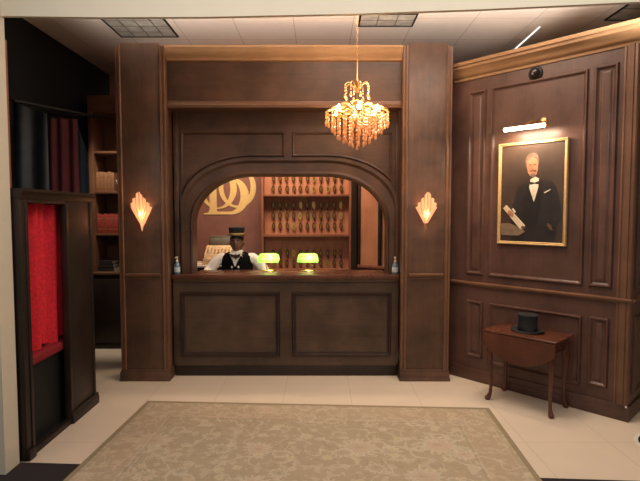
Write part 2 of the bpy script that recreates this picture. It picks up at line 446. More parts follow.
b = MB(); b.box(-2.047, -2.040, 3.185, 3.191, 1.655, 1.668); struct('trim_1', b, 'white')

# ------------------------------------------------------------------ arched reception screen
XL, XR = -1.525, .815
xc, hw, ztop, rx, rz, zb = -.3185, 1.0185, 2.088, .62, .52, 1.0
def arch(hw, ztop, rx, rz, zb, n=18):
    pts = [(xc-hw, zb), (xc-hw, (zb+ztop-rz)/2)]
    for i in range(n+1):
        a = PI-(PI/2)*i/n; pts.append((xc-hw+rx+rx*math.cos(a), ztop-rz+rz*math.sin(a)))
    return pts+[(2*xc-x, z) for x, z in reversed(pts)]
inner = arch(hw, ztop, rx, rz, zb); outer = arch(1.130, 2.275, .75, .49, zb)
YA = 5.17
b = MB()
def quadprism(p, q, zt):
    b.prism([p, q, (q[0], zt), (p[0], zt)], YA, YA+.15)
for p, q in zip(inner, inner[1:]):
    if q[0]-p[0] > 1e-5: quadprism(p, q, 3.34)
b.prism([(XL, 0), (xc-hw, 0), (xc-hw, 3.34), (XL, 3.34)], YA, YA+.15)
b.prism([(xc+hw, 0), (XR, 0), (XR, 3.34), (xc+hw, 3.34)], YA, YA+.15)
bmesh.ops.remove_doubles(b.bm, verts=b.bm.verts[:], dist=1e-5)
screen = obj('arched_screen', b, 'wood_h', smooth=False)
tag(screen, 'dark walnut wall panel with a wide arched opening above the reception counter', 'wall panel')
# casing round the arch
b = MB()
cp = [(0, 0), (0, .03), (.12, .042), (.2, .034), (.26, .024), (.7, .024), (.76, .036), (.84, .05), (1, .05), (1, 0)]
rows = []
for (ix, iz), (ox, oz) in zip(inner, outer):
    rows.append([b.v(ix+(ox-ix)*t, YA-h, iz+(oz-iz)*t) for t, h in cp])
for a, c in zip(rows, rows[1:]):
    for j in range(len(cp)-1): b.face([a[j], a[j+1], c[j+1], c[j]])
b.face(rows[0]); b.face(rows[-1])
obj('arch_casing', b, 'wood_h', screen)
# panel mouldings with an arched lower edge
def ztop_outer(x):
    dx = abs(x-xc)-(1.130-.75)
    return 2.275 if dx <= 0 else 2.275-.49+.49*math.sqrt(max(0, 1-(dx/.75)**2))
for sgn in (-1, 1):
    x_in = xc+sgn*.048 if sgn < 0 else xc+.030
    x_out = -1.451 if sgn < 0 else .745
    lo = []
    n = 16
    for i in range(n+1):
        x = x_in+(x_out-x_in)*i/n; lo.append((x, ztop_outer(x*.985+xc*.015)+.016))
    if sgn > 0: path = lo+[(x_out, 2.545), (x_in, 2.545)]
    else: path = lo[::-1]+[(x_in, 2.545), (x_out, 2.545)]
    b = MB(); b.molding(path, [(0, 0), (0, .014), (.008, .022), (.02, .016), (.026, 0)], YA)
    obj('panel_molding', b, 'wood_h', screen)
b = MB(); b.box(XL, XL+.05, YA-.03, YA, 1.07, 2.75, .006); obj('side_stile', b, 'wood_h', screen)
b = MB(); b.box(XR-.025, XR, YA-.03, YA, 1.07, 2.75, .006); obj('side_stile', b, 'wood_h', screen)
# fascia and crown between the pillars
b = MB(); b.box(XL, XR, 4.98, YA, 2.78, 3.30); obj('fascia', b, 'wood_h', screen)
b = MB(); b.prism([(4.985, 2.745), (4.955, 2.75), (4.95, 2.775), (4.96, 2.79), (4.965, 2.815), (4.98, 2.825), (5.0, 2.825), (5.17, 2.82), (5.17, 2.75)], XL, XR, 'yz')
obj('lower_rail', b, 'wood_trim_h', screen)
b = MB(); b.prism([(5.17, 3.345), (4.90, 3.345), (4.895, 3.325), (4.905, 3.315), (4.915, 3.29), (4.94, 3.255), (4.955, 3.24), (4.96, 3.215), (4.98, 3.205), (5.17, 3.205)], XL, XR, 'yz')
obj('crown_molding', b, 'wood_crown', screen)

# ------------------------------------------------------------------ pillars
def pillar(x0, x1, side, label):
    t = thing('wooden_pillar', label, 'pillar', ((x0+x1)/2, 5.03, 0), 0, 'pillars beside the reception desk')
    b = MB(); b.box(x0+.02, x1-.02, 4.91, YA, 0, 3.33); b.box(x0+.055, x1-.055, 4.897, 4.92, .1, 3.362, .003)
    obj('shaft', b, 'wood_v', t)
    for k, xe in enumerate((x0, x1)):
        sg = 1 if k == 0 else -1
        pr = [(0, 4.97), (0, 4.905), (.006, 4.898), (.020, 4.898), (.024, 4.904), (.030, 4.904), (.034, 4.888), (.050, 4.884), (.058, 4.89), (.06, 4.9), (.068, 4.902), (.072, 4.92), (.072, 4.97)]
        b = MB(); b.prism([(xe+sg*a, y) for a, y in pr], .11, 3.335, 'xy'); obj('corner_molding', b, 'wood_trim', t)
    b = MB(); b.prism([(4.905, 1.035), (4.89, 1.04), (4.885, 1.062), (4.865, 1.068), (4.86, 1.088), (4.87, 1.094), (4.905, 1.096)], x0+.074, x1-.074, 'yz')
    obj('chair_rail', b, 'wood_trim_h', t)
    b = MB(); b.box(x0-.004, x1+.004, 4.872, YA, 0, .095, .004); b.box(x0-.012, x1+.012, 4.86, YA, 0, .03, .01)
    b.box(x0+.0, x1-.0, 4.882, YA, .09, .115, .008)
    obj('plinth', b, 'wood_v', t)
    return t
pillar(-2.018, -1.525, -1, 'dark wooden pillar at the curtain booth side of the reception desk')
pillar(.815, 1.307, 1, 'reddish wooden pillar between the reception desk and the panelled portrait wall')

# ------------------------------------------------------------------ reception counter
ctr = thing('reception_counter', 'dark walnut reception counter with two framed front panels, under the arch', 'counter', ((XL+XR)/2, 5.2, 0))
b = MB(); b.box(XL+.013, XR-.013, 5.05, 5.13, 0, .118); b.box(XL+.001, XR-.001, 5.05, 5.13, .118, 1.02); obj('front_panel', b, 'wood_counter', ctr)
for x in (XL+.02, XR-.06):
    b = MB(); b.box(x, x+.04, 5.13, 5.168, 0, 1.02); obj('side_support', b, 'wood_counter', ctr)
b = MB(); b.box(XL+.001, XR-.001, 5.0, YA-.002, 1.02, 1.064, .006)
b.box(xc-hw+.002, xc+hw-.002, YA-.02, 5.47, 1.02, 1.064, .008); obj('counter_top', b, 'wood_top', ctr)
b = MB(); b.prism([(5.05, .985), (5.03, .99), (5.015, 1.01), (5.012, 1.02), (5.05, 1.02)], XL+.013, XR-.013, 'yz'); obj('edge_molding', b, 'wood_counter', ctr)
for x0, x1 in ((-1.448, -.417), (-.292, .740)):
    b = MB(); b.molding(rect(x0, x1, .205, .885), [(0, 0), (0, .012), (.008, .026), (.022, .026), (.03, .012), (.046, .006), (.046, 0)], 5.05); obj('panel_molding', b, 'wood_bead', ctr)
b = MB(); b.box(XL+.013, XR-.013, 5.036, 5.06, 0, .105, .006); obj('baseboard', b, 'wood_dark', ctr)
b = MB(); b.box(-1.5, .8, 5.48, 5.60, .90, .93, .005); b.box(-1.5, -1.46, 5.33, 5.60, 0, .90); b.box(.76, .8, 5.33, 5.60, 0, .90)
obj('work_shelf', b, 'wood_counter', ctr)
b = MB(); b.box(-1.25, -.70, 5.22, 5.46, 0, .13, .01); obj('footrest', b, 'wood_dark', ctr)

def bottle(x, y, label):
    t = thing('pump_bottle', label, 'bottle', (x, y, 1.064), 0, 'pump bottles on the reception counter')
    b = MB(); b.lathe([(.027, 0), (.031, .006), (.031, .085), (.026, .105), (.012, .118), (.011, .128)], (x, y, 1.0645), 20, 1, .75); body = obj('bottle_body', b, 'liquid', t)
    b = MB(); b.lathe([(.0316, .022), (.0318, .024), (.0318, .07), (.0316, .072)], (x, y, 1.0645), 20, 1, .76); obj('bottle_label', b, 'label_w', body)
    b = MB(); b.lathe([(.014, .124), (.014, .142), (.006, .146), (.0055, .165), (.012, .168), (.012, .18), (.004, .183)], (x, y, 1.0645), 16); b.tube([(x, y, 1.2385), (x-.01, y-.02, 1.2395), (x-.014, y-.034, 1.233)], .0045, 8)
    obj('pump_head', b, 'pump', t)
bottle(-1.489, 5.085, 'small clear blue pump bottle at the end of the counter nearer the clerk')
bottle(.782, 5.085, 'small clear blue pump bottle at the end of the counter away from the clerk')

def bank_lamp(x, label):
    y = 5.36; z = 1.064
    t = thing('banker_lamp', label, 'lamp', (x, y, z), 0, 'green banker lamps on the reception counter')
    b = MB(); b.lathe([(.0, 0), (.075, 0), (.078, .006), (.07, .012), (.03, .018), (.0, .02)], (x, y, z+.0005), 28, 1, .7); obj('lamp_base', b, 'brass', t)
    for dx in (-.03, .03):
        b = MB(); b.tube([(x+dx*.6, y, z+.014), (x+dx, y, z+.06), (x+dx, y, z+.115)], .005, 10); obj('post', b, 'brass', t)
    b = MB(); b.tube([(x-.112, y, z+.112), (x+.112, y, z+.112)], .006, 10)
    b.ball((x-.115, y, z+.112), .009); b.ball((x+.115, y, z+.112), .009); obj('yoke', b, 'brass', t)
    # half-barrel shade, open underneath, closed ends
    b = MB(); n = 12; L_, R_ = .115, .068
    def fn(u, v):
        a = math.radians(-12)+math.radians(204)*v
        e = 1-.10*abs(2*u-1)**6
        return (x+(2*u-1)*L_*(1-.16*max(0, math.sin(a))**2), y+R_*math.cos(a)*e, z+.115+R_*1.15*math.sin(a)*e)
    b.sheet(fn, 14, n, .005)
    for sx in (-1, 1):
        poly = [(y+R_*.9*math.cos(math.radians(-12+204*k/n)), z+.115+R_*1.035*math.sin(math.radians(-12+204*k/n))) for k in range(n+1)]
        rr = [(x+sx*L_*(1-.16*max(0, math.sin(math.radians(-12+204*k/n)))**2), *poly[k]) for k in range(n+1)]
        cc = b.v(x+sx*L_*.97, y, z+.115); vv = [b.v(*q) for q in rr]
        for p_, q_ in zip(vv, vv[1:]): b.face([cc, p_, q_])
    obj('lamp_shade', b, 'green', t)
    b = MB(); b.tube([(x-.07, y, z+.135), (x+.07, y, z+.135)], .010, 10); obj('bulb', b, 'lamp_in', t)
    light('banker_glow', 'POINT', (x+.02, y-.03, z+.150), 3.6, (1, .9, .7), .02)
    b = MB(); b.tube([(x+.05, y-.01, z+.112), (x+.05, y-.01, z+.06)], .0012, 6); b.ball((x+.05, y-.01, z+.057), .004); obj('pull_chain', b, 'brass', t)
bank_lamp(-.563, 'lit green glass banker lamp at the elbow of the uniformed clerk')
bank_lamp(-.133, 'lit green glass banker lamp farther from the clerk, before the key rack')

# ------------------------------------------------------------------ clerk
def skin_mesh(verts, edges, levels=2):
    me = bpy.data.meshes.new('sk'); me.from_pydata([v[:3] for v in verts], edges, [])
    o = bpy.data.objects.new('sk', me); COL.objects.link(o)
    sk = o.modifiers.new('skin', 'SKIN'); sk.use_smooth_shade = True; sk.branch_smoothing = .3
    for i, v in enumerate(verts):
        r = v[3] if isinstance(v[3], tuple) else (v[3], v[3])
        me.skin_vertices[0].data[i].radius = r; me.skin_vertices[0].data[i].use_root = (i == 0)
    ss = o.modifiers.new('sub', 'SUBSURF'); ss.levels = levels; ss.render_levels = levels
    bpy.context.view_layer.update()
    dg = bpy.context.evaluated_depsgraph_get()
    r = bpy.data.meshes.new_from_object(o.evaluated_get(dg))
    bpy.data.objects.remove(o); bpy.data.meshes.remove(me)
    return r
def chainmesh(chains, levels=2):
    verts, edges, idx = [], [], {}
    for ch in chains:
        prev = None
        for p in ch:
            key = tuple(round(c, 4) for c in p[:3])
            if key not in idx: idx[key] = len(verts); verts.append(p)
            i = idx[key]
            if prev is not None and prev != i: edges.append((prev, i))
            prev = i
    return skin_mesh(verts, edges, levels)

px, py = -.977, 5.76
man = thing('person', 'clerk in white shirt, black waistcoat, bow tie and black cap leaning on counter', 'person', (px, py, 0))
pel = (px, py+.02, .735, .10)
chains = [[pel, (px, py+.02, .85, .105), (px, py+.01, .98, .11), (px, py, 1.09, .105), (px, py, 1.17, .06), (px, py-.005, 1.225, .052), (px, py-.015, 1.30, .06)]]
wr = {}
for s in (-1, 1):
    sh = (px+s*.165, py, 1.135, .052); el = (px+s*.30, py-.03, 1.0, .042); wrist = (px+s*.325, py-.16, .965, .027)
    palm = (px+s*.325, py-.215, .955, (.034, .016)); wr[s] = (sh, el, wrist)
    chains.append([(px, py, 1.09, .105), sh, (px+s*.24, py-.015, 1.065, .046), el, (px+s*.315, py-.09, .98, .036), wrist, palm])
    for f, (off, ln) in enumerate(((-.026, .068), (-.009, .078), (.009, .074), (.025, .058))):
        bx = px+s*.325+off
        chains.append([palm, (bx, py-.235, .953, .0095), (bx+off*.2, py-.235-ln*.55, .950, .0085), (bx+off*.3, py-.235-ln, .941, .0075)])
    chains.append([palm, (px+s*.325-s*.034, py-.215, .950, .0105), (px+s*.325-s*.054, py-.245, .944, .009), (px+s*.325-s*.06, py-.268, .942, .008)])
    chains.append([pel, (px+s*.09, py-.02, .73, .088), (px+s*.11, py-.20, .715, .075), (px+s*.115, py-.36, .68, .058), (px+s*.115, py-.375, .54, .05), (px+s*.115, py-.37, .36, .04), (px+s*.115, py-.37, .20, .038), (px+s*.115, py-.41, .17, .034), (px+s*.12, py-.49, .165, .026)])
bodyme = chainmesh(chains, 2)
hb = bmesh.new(); hb.from_mesh(bodyme); bpy.data.meshes.remove(bodyme)
# the head: skull, jaw, brow, nose, ears
hd = bmesh.new(); bmesh.ops.create_uvsphere(hd, u_segments=32, v_segments=24, radius=1)
hc = Vector((px, py-.02, 1.352))
for v in hd.verts:
    x, y, z = v.co
    w = 1.0-(.28*max(0, -z)**1.5); yy = y
    X = x*.076*w; Y = y*.098*(1-.12*max(0, -z)); Z = z*.124
    if y < 0:
        fr = -y
        Y -= .016*math.exp(-((x/.16)**2))*math.exp(-(((z+.12)/.2)**2))*fr*1.4         # nose
        Y -= .006*math.exp(-(((z-.18)/.1)**2))*fr                                       # brow
        Y += .008*math.exp(-(((abs(x)-.36)/.16)**2))*math.exp(-(((z-.03)/.12)**2))*fr    # eye sockets
        Y -= .007*math.exp(-((x/.3)**2))*math.exp(-(((z+.47)/.12)**2))*fr               # lips
        Y -= .007*math.exp(-((x/.3)**2))*math.exp(-(((z+.85)/.15)**2))                  # chin
    v.co = (X, Y, Z)
tmp = MB(); tmp.merge(hb); tmp.merge(hd, Matrix.Translation(hc))
for s in (-1, 1): tmp.ball((px+s*.078, py-.005, 1.345), .03, .35, .6, 1.05, 10, 8)
body = obj('body', tmp, 'skin', man)
for s in (-1, 1):
    b = MB(); b.ball((px+s*.028, py-.104, 1.358), .0095, 1.15, .7, .6, 12, 8); e = obj('eye', b, 'eye', man)
    b = MB(); b.ball((px+s*.028, py-.1095, 1.358), .0055, 1, .6, 1, 10, 8); obj('iris', b, 'leather', e)
    b = MB(); b.tube([(px+s*.012, py-.116, 1.378, .003), (px+s*.03, py-.115, 1.384, .004), (px+s*.048, py-.102, 1.377, .002)], .003, 6); obj('eyebrow', b, 'leather', man)
b = MB(); b.tube([(px-.026, py-.108, 1.295, .003), (px-.01, py-.117, 1.298, .006), (px, py-.118, 1.2965, .006), (px+.01, py-.117, 1.298, .006), (px+.026, py-.108, 1.295, .003)], .005, 8)
obj('lips', b, 'lip', man)
b = MB(); b.lathe([(.083, 0), (.086, .03), (.083, .05), (.079, .052)], (px, py-.008, 1.372), 28, .95, 1.16); obj('hair', b, 'leather', man)
# cap with a visor and gold band
cap = MB(); cap.lathe([(.0875, .0), (.0905, .004), (.0915, .022), (.095, .055), (.099, .078), (.093, .087), (.0, .091)], (px, py-.012, 1.447), 32, .96, 1.14); capo = obj('cap', cap, 'black_cloth', man)
b = MB(); b.lathe([(.0905, .0), (.0925, .002), (.093, .016), (.0915, .018)], (px, py-.012, 1.450), 32, .985, 1.165); obj('cap_band', b, 'gilt_cloth', capo)
b = MB()
def visor(u, v):
    a = PI+PI*u; r0, r1 = .088, .088+.05*math.sin(PI*u)**.6
    r = r0+(r1-r0)*v
    return (px+r*.97*math.cos(a), py-.012+r*1.14*math.sin(a), 1.449-.012*v)
b.sheet(visor, 20, 4, .004); obj('visor', b, 'leather', capo)
# shirt
sch = [[(px, py+.015, .80, .112), (px, py+.015, .88, .118), (px, py+.008, .98, .122), (px, py, 1.09, .116), (px, py, 1.165, .070), (px, py-.003, 1.188, .062)]]
for s in (-1, 1):
    sh, el, wrist = wr[s]
    sch.append([(px, py, 1.09, .116), (sh[0], sh[1], sh[2], .063), (px+s*.24, py-.015, 1.065, .060), (el[0], el[1], el[2], .056), (px+s*.315, py-.09, .984, .048), (wrist[0], wrist[1]+.012, wrist[2]+.004, .037)])
me = chainmesh(sch, 2); shirt = finish('shirt', me, 'shirt', man, None, True)
for s in (-1, 1):
    b = MB(); P0 = Vector((px+s*.012, py-.075, 1.163))
    b.prism([(px+s*.004, 1.172), (px+s*.052, 1.205), (px+s*.062, 1.188), (px+s*.034, 1.142)], py-.108, py-.085); obj('collar', b, 'shirt', shirt)
b = MB(); b.lathe([(.064, 0), (.066, .022), (.061, .042), (.058, .04)], (px, py-.006, 1.172), 24, 1, 1.05); obj('collar_band', b, 'shirt', shirt)
# waistcoat: torso shell with an open V, seen over the shirt
b = MB(); seg = 40
rings = [(px, py+.015, .76, .158, .132), (px, py+.012, .86, .157, .134), (px, py+.008, .96, .162, .138), (px, py, 1.05, .168, .140), (px, py, 1.10, .172, .134), (px, py, 1.14, .166, .118), (px, py+.003, 1.172, .135, .09), (px, py+.006, 1.19, .085, .072)]
rows = b.loft(rings, seg, False)
kill = []
for f in b.bm.faces:
    c = f.calc_center_median()
    if c.y < py-.02:
        w = max(0, (c.z-1.035))*.50
        if abs(c.x-px) < w: kill.append(f)
bmesh.ops.delete(b.bm, geom=kill, context='FACES')
bmesh.ops.solidify(b.bm, geom=b.bm.faces[:], thickness=.006)
vest = obj('waistcoat', b, 'vest', man)
for s in (-1, 1):
    b = MB(); b.tube([(px+s*.006, py-.148, 1.03, .008), (px+s*.032, py-.146, 1.085, .011), (px+s*.062, py-.122, 1.15, .008)], .009, 8); obj('lapel', b, 'vest', vest)
    for z in (1.045, .985, .92):
        b = MB(); b.lathe([(.0, -.005), (.009, -.004), (.0105, 0), (.009, .004)], (px+s*.034, py-.140, z), 14, axis='y'); obj('button', b, 'white', vest)
b = MB()
for s in (-1, 1): b.prism([(px+s*.004, 1.158), (px+s*.046, 1.176), (px+s*.05, 1.160), (px+s*.046, 1.143), (px+s*.004, 1.152)], py-.122, py-.108)
b.box(px-.009, px+.009, py-.126, py-.106, 1.147, 1.164, .003); obj('bow_tie', b, 'leather', man)
# trousers, shoes
tch = [[(px, py+.02, .735, .112), (px, py+.018, .82, .116)]]
for s in (-1, 1):
    tch.append([(px, py+.02, .735, .112), (px+s*.09, py-.02, .735, .097), (px+s*.11, py-.20, .72, .085), (px+s*.115, py-.36, .685, .069), (px+s*.115, py-.375, .54, .06), (px+s*.115, py-.37, .36, .052), (px+s*.115, py-.37, .22, .05)])
finish('trousers', chainmesh(tch, 2), 'trousers', man, None, True)
for s in (-1, 1):
    b = MB(); x = px+s*.117
    b.loft([(x, py-.42, .1315, .047, .125), (x, py-.42, .152, .046, .122), (x, py-.41, .18, .042, .10), (x, py-.385, .205, .042, .06), (x, py-.372, .235, .046, .05)], 20); obj('shoe', b, 'leather', man)
def settle(o):
    # squarer, higher shoulders under a short neck
    head = o.name.split('.')[0] in ('cap', 'cap_band', 'visor', 'hair', 'eye', 'iris', 'eyebrow', 'lips')
    if o.type == 'MESH' and not head:
        mw = WM[o.name]; iv = mw.inverted()
        isb = o.name.startswith('body')
        for v in o.data.vertices:
            p = mw @ v.co
            w = min(1, max(0, (p.z-.95)/.15))
            if isb: w *= 1-min(1, max(0, (p.z-1.17)/.09))
            wx = 1.10 if not isb else 1.10-.10*min(1, max(0, (p.z-1.15)/.07))
            p.z += .052*w; p.x = px+(p.x-px)*wx
            v.co = iv @ p
    for c in o.children: settle(c)
for c in man.children: settle(c)
st = thing('bar_stool', 'dark round stool behind the counter under the seated clerk', 'stool', (px, py+.06, 0))
b = MB(); b.lathe([(.0, .60), (.16, .60), (.168, .612), (.165, .63), (.12, .638), (.0, .64)], (px, py+.06, 0), 28); obj('seat', b, 'wood_dark', st)
for k in range(4):
    a = PI/4+k*PI/2; b = MB(); b.tube([(px+.11*math.cos(a), py+.06+.11*math.sin(a), .61), (px+.18*math.cos(a), py+.06+.18*math.sin(a), 0)], .016, 10); obj('leg', b, 'wood_dark', st)
b = MB(); b.tube([(px+.158*math.cos(2*PI*k/24), py+.06+.158*math.sin(2*PI*k/24), .2) for k in range(25)], .009, 8); obj('ring_stretcher', b, 'wood_dark', st)

# ------------------------------------------------------------------ back office
sd = thing('side_cabinet', 'low dark cabinet with white slab top behind the clerk', 'cabinet', (-1.3, 6.3, 0))
b = MB(); b.box(-1.62, -.98, 6.02, 6.52, 0, 1.03, .004); obj('body', b, 'wood_dark', sd)
for x0, x1 in ((-1.6, -1.31), (-1.29, -1.0)):
    b = MB(); b.box(x0, x1, 6.004, 6.02, .1, 1.0, .004); d = obj('door', b, 'wood_dark', sd)
    b = MB(); b.ball(((x1-.04) if x0 < -1.4 else (x0+.04), 5.995, .6), .014); obj('knob', b, 'brass_old', d)
b = MB(); b.box(-1.64, -.96, 5.99, 6.54, 1.03, 1.056, .005); obj('slab_top', b, 'marble', sd)
rg = thing('cash_register', 'old cream and brass cash register behind the shoulder of the clerk', 'cash register', (-1.27, 6.25, 1.056))
b = MB(); b.box(-1.455, -1.085, 6.06, 6.45, 1.0565, 1.135, .008); obj('drawer_base', b, 'register', rg)
b = MB(); b.prism([(6.07, 1.135), (6.09, 1.19), (6.19, 1.255), (6.22, 1.29), (6.40, 1.29), (6.43, 1.135)], -1.44, -1.10, 'yz'); obj('casing', b, 'register', rg)
b = MB(); b.box(-1.41, -1.12, 6.225, 6.39, 1.285, 1.405, .006)
mq = obj('display_box', b, 'grey_metal', rg)
b = MB(); b.box(-1.395, -1.135, 6.219, 6.226, 1.30, 1.385, .002); obj('display_glass', b, 'register_glass', mq)
for r in range(4):
    for c in range(7):
        b = MB(); b.lathe([(.0, -.004), (.011, -.003), (.012, .003), (.0, .004)], (-1.40+c*.043, 6.100+r*.023, 1.215+r*.0165), 10); obj('key_button', b, 'white' if (r+c) % 3 else 'brass', rg)
b = MB(); b.lathe([(.0, 0), (.012, .004), (.012, .02), (.0, .024)], (-1.27, 6.036, 1.095), 12, axis='y'); obj('drawer_pull', b, 'brass', rg)
b = MB()
b.box(-1.615, -1.47, 6.03, 6.20, 1.0565, 1.0725, .002); o = obj('paper_stack', b, 'paper'); lift(o, (-1.54, 6.11, 1.0565)); tag(o, 'white paper stack on the slab top beside the cash register', 'paper')

# gold monogram on the wall, in drawing units of the photograph's lettering
lg = thing('wall_monogram', 'large gold interlaced letter monogram on the plum wall behind the clerk', 'sign', (-1.3, 7.03, 1.4))
def lp(u, v): return (-1.669+(u-64)/9.143*.01442, 1.690-(v-405)/9.143*.01455)
def ellring(c, ro, ri, co, n=56):
    """stroke between an outer and an inner ellipse"""
    A = [lp(c[0]+ro[0]*math.cos(2*PI*k/n), c[1]+ro[1]*math.sin(2*PI*k/n)) for k in range(n)]
    B = [lp(co[0]+ri[0]*math.cos(2*PI*k/n), co[1]+ri[1]*math.sin(2*PI*k/n)) for k in range(n)]
    return A, B
def ringmesh(A, B, y0, y1):
    b = MB(); n = len(A)
    f = [[b.v(x, y, z) for x, z in P] for y in (y0, y1) for P in (A, B)]
    for k in range(n):
        j = (k+1) % n
        b.face([f[0][k], f[0][j], f[1][j], f[1][k]]); b.face([f[2][k], f[3][k], f[3][j], f[2][j]])
        b.face([f[0][k], f[2][k], f[2][j], f[0][j]]); b.face([f[1][k], f[1][j], f[3][j], f[3][k]])
    return b
obj('letter_ring', ringmesh(*ellring((372, 168), (170, 184), (124, 172), (368, 160)), 7.044, 7.0495), 'logo', lg)
obj('letter_ring', ringmesh(*ellring((196, 178), (170, 184), (118, 172), (190, 178)), 7.043, 7.0495), 'logo', lg)
def arcpts(c, r, a0, a1, n=24): return [(c[0]+r[0]*math.cos(a0+(a1-a0)*k/n), c[1]+r[1]*math.sin(a0+(a1-a0)*k/n)) for k in range(n+1)]
outp = arcpts((318, 246), (158, 166), -PI/2, PI/2); inp = arcpts((300, 240), (100, 146), -PI/2, PI/2)
def bowl(dy, k):
    o_ = [(140, 80)]+outp+[(140, 412)]; i_ = [(140, 94)]+inp+[(140, 388)]
    b = MB()
    A = [lp(x, 412+(y-412)*k+dy) for x, y in o_]; B = [lp(x, 412+(y-412)*k+dy) for x, y in i_]
    f = [[b.v(x, y, z) for x, z in P] for y in (7.042, 7.0495) for P in (A, B)]
    n = len(A)
    for q in range(n-1):
        b.face([f[0][q], f[0][q+1], f[1][q+1], f[1][q]]); b.face([f[2][q], f[3][q], f[3][q+1], f[2][q+1]])
        b.face([f[0][q], f[2][q], f[2][q+1], f[0][q+1]]); b.face([f[1][q], f[1][q+1], f[3][q+1], f[3][q]])
    b.face([f[0][0], f[1][0], f[3][0], f[2][0]]); b.face([f[0][-1], f[2][-1], f[3][-1], f[1][-1]])
    obj('letter_bowl', b, 'logo', lg)
bowl(0, 1)
b = MB(); b.prism([lp(*p) for p in [(64, 412), (64, 402), (105, 394), (118, 370), (118, -60), (182, -60), (182, 370), (196, 394), (300, 400), (300, 412)]][::-1], 7.041, 7.0495); obj('letter_stem', b, 'logo', lg)

# key rack
rk = thing('key_rack', 'tall orange wooden rack of shelves with rows of hanging room keys', 'key rack', (-.19, 6.9, 0))
KX0, KX1 = -.785, .405
b = MB(); b.box(KX0, KX1, 6.98, 7.04, .02, 2.62); obj('back_panel', b, 'wood_orange', rk)
for x in (KX0-.03, KX1):
    b = MB(); b.box(x, x+.03, 6.80, 7.04, 0, 2.65, .003); obj('side_panel', b, 'cab_shelf', rk)
for z in (.45, .90, 1.383, 1.945, 2.50):
    b = MB(); b.box(KX0, KX1, 6.80, 6.98, z-.017, z+.017, .004); obj('shelf', b, 'cab_shelf', rk)
b = MB(); b.box(KX0-.04, KX1+.04, 6.78, 7.045, 2.62, 2.67, .008); obj('crown', b, 'cab_shelf', rk)
# one key: hook, ring, brass bit and oval fob
def make_key(dark):
    t = thing('room_key', 'x', 'key', (0, 0, 0), 0, 'room keys hanging in the rack')
    b = MB(); b.tube([(0, .0172, .0), (0, -.006, -.002), (0, -.012, .006)], .003, 6); obj('hook', b, 'brass_old', t)
    b = MB(); b.tube([(.011*math.cos(2*PI*k/14), -.006, -.011+.011*math.sin(2*PI*k/14)) for k in range(15)], .002, 6, False); obj('key_ring', b, 'brass', t)
    b = MB(); b.prism([(.025*math.sin(2*PI*k/20), -.072+.050*math.cos(2*PI*k/20)) for k in range(20)], -.012, -.004); f = obj('fob', b, 'fob_dark' if dark else 'fob_light', t)
    b = MB(); b.prism([(.014*math.sin(2*PI*k/16), -.072+.032*math.cos(2*PI*k/16)) for k in range(16)], -.0145, -.012); obj('fob_inlay', b, 'brass_old' if dark else 'brass', f)
    b = MB(); b.lathe([(.005, -.142), (.005, -.03)], (.004, .001, 0), 8); b.box(.004, .02, -.001, .003, -.142, -.12); obj('key_blade', b, 'tag_dark' if dark else 'brass', t)
    return t
kd, kl = make_key(True), make_key(False)
ordn = ['first', 'second', 'third', 'fourth', 'fifth', 'sixth', 'seventh', 'eighth', 'ninth', 'tenth', 'eleventh']
kxs = [-.66+i*.0958 for i in range(11)]
bays = [('top bay', [('upper', 2.40), ('middle', 2.26), ('lower', 2.11)]),
        ('middle bay', [('upper', 1.885), ('middle', 1.735), ('lower', 1.585)]),
        ('bottom bay', [('upper', 1.20), ('lower', 1.055)])]
bright = {('middle bay', 'upper', 4), ('middle bay', 'upper', 6), ('middle bay', 'upper', 10), ('middle bay', 'middle', 10), ('middle bay', 'lower', 3), ('middle bay', 'middle', 4),
          ('top bay', 'lower', 6), ('top bay', 'lower', 8), ('top bay', 'middle', 6), ('bottom bay', 'lower', 8), ('bottom bay', 'upper', 3), ('bottom bay', 'lower', 0)}
used = {}
for bay, rws in bays:
    for rw, z in rws:
        for i, x in enumerate(kxs):
            lt = (bay, rw, i) in bright
            src = kl if lt else kd
            if src not in used: c = src; used[src] = 1
            else: c = copy_tree(src)
            c.location = (x+random.uniform(-.004, .004), 6.962, z); c.rotation_euler = (0, random.uniform(-.06, .06), 0)
            c['label'] = '%s, %s hook from the monogram side, %s row, %s' % ('shiny pale brass key' if lt else 'dark oval key fob', ordn[i], rw, bay)
            c['group'] = 'room keys hanging in the rack'
# angled brown panel right of the rack
dp = thing('wood_partition', 'tall orange brown wooden panel with low ledge beside the key rack', 'panel', (.7, 6.55, 0))
P0, P1 = Vector((.52, 6.66)), Vector((.93, 6.42)); dr = (P1-P0).normalized(); mtx = Matrix.Translation((P0.x, P0.y, 0)) @ Matrix.Rotation(math.atan2(dr.y, dr.x), 4, 'Z')
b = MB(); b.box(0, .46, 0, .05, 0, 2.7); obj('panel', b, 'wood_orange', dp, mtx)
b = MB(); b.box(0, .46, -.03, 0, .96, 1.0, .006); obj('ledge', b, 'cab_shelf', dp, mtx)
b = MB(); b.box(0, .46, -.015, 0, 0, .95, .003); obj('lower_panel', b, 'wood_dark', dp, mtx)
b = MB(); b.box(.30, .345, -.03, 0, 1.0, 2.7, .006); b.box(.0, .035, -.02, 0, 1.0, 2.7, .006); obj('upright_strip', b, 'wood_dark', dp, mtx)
b = MB(); b.box(.44, .50, 6.70, 7.04, 0, 2.75); o = obj('gap_shade', b, 'wood_dark'); lift(o, (.47, 6.87, 0)); tag(o, 'black board standing in for shade in the gap between key rack and brown panel', 'board')  # solid dark board in place of the shade between rack and panel
b = MB(); b.box(.96, 1.06, 5.40, 7.04, 0, 3.2); o = obj('office_partition', b, 'wood_dark'); o['kind'] = 'structure'; o['label'] = 'dark side wall of the office behind the arch'
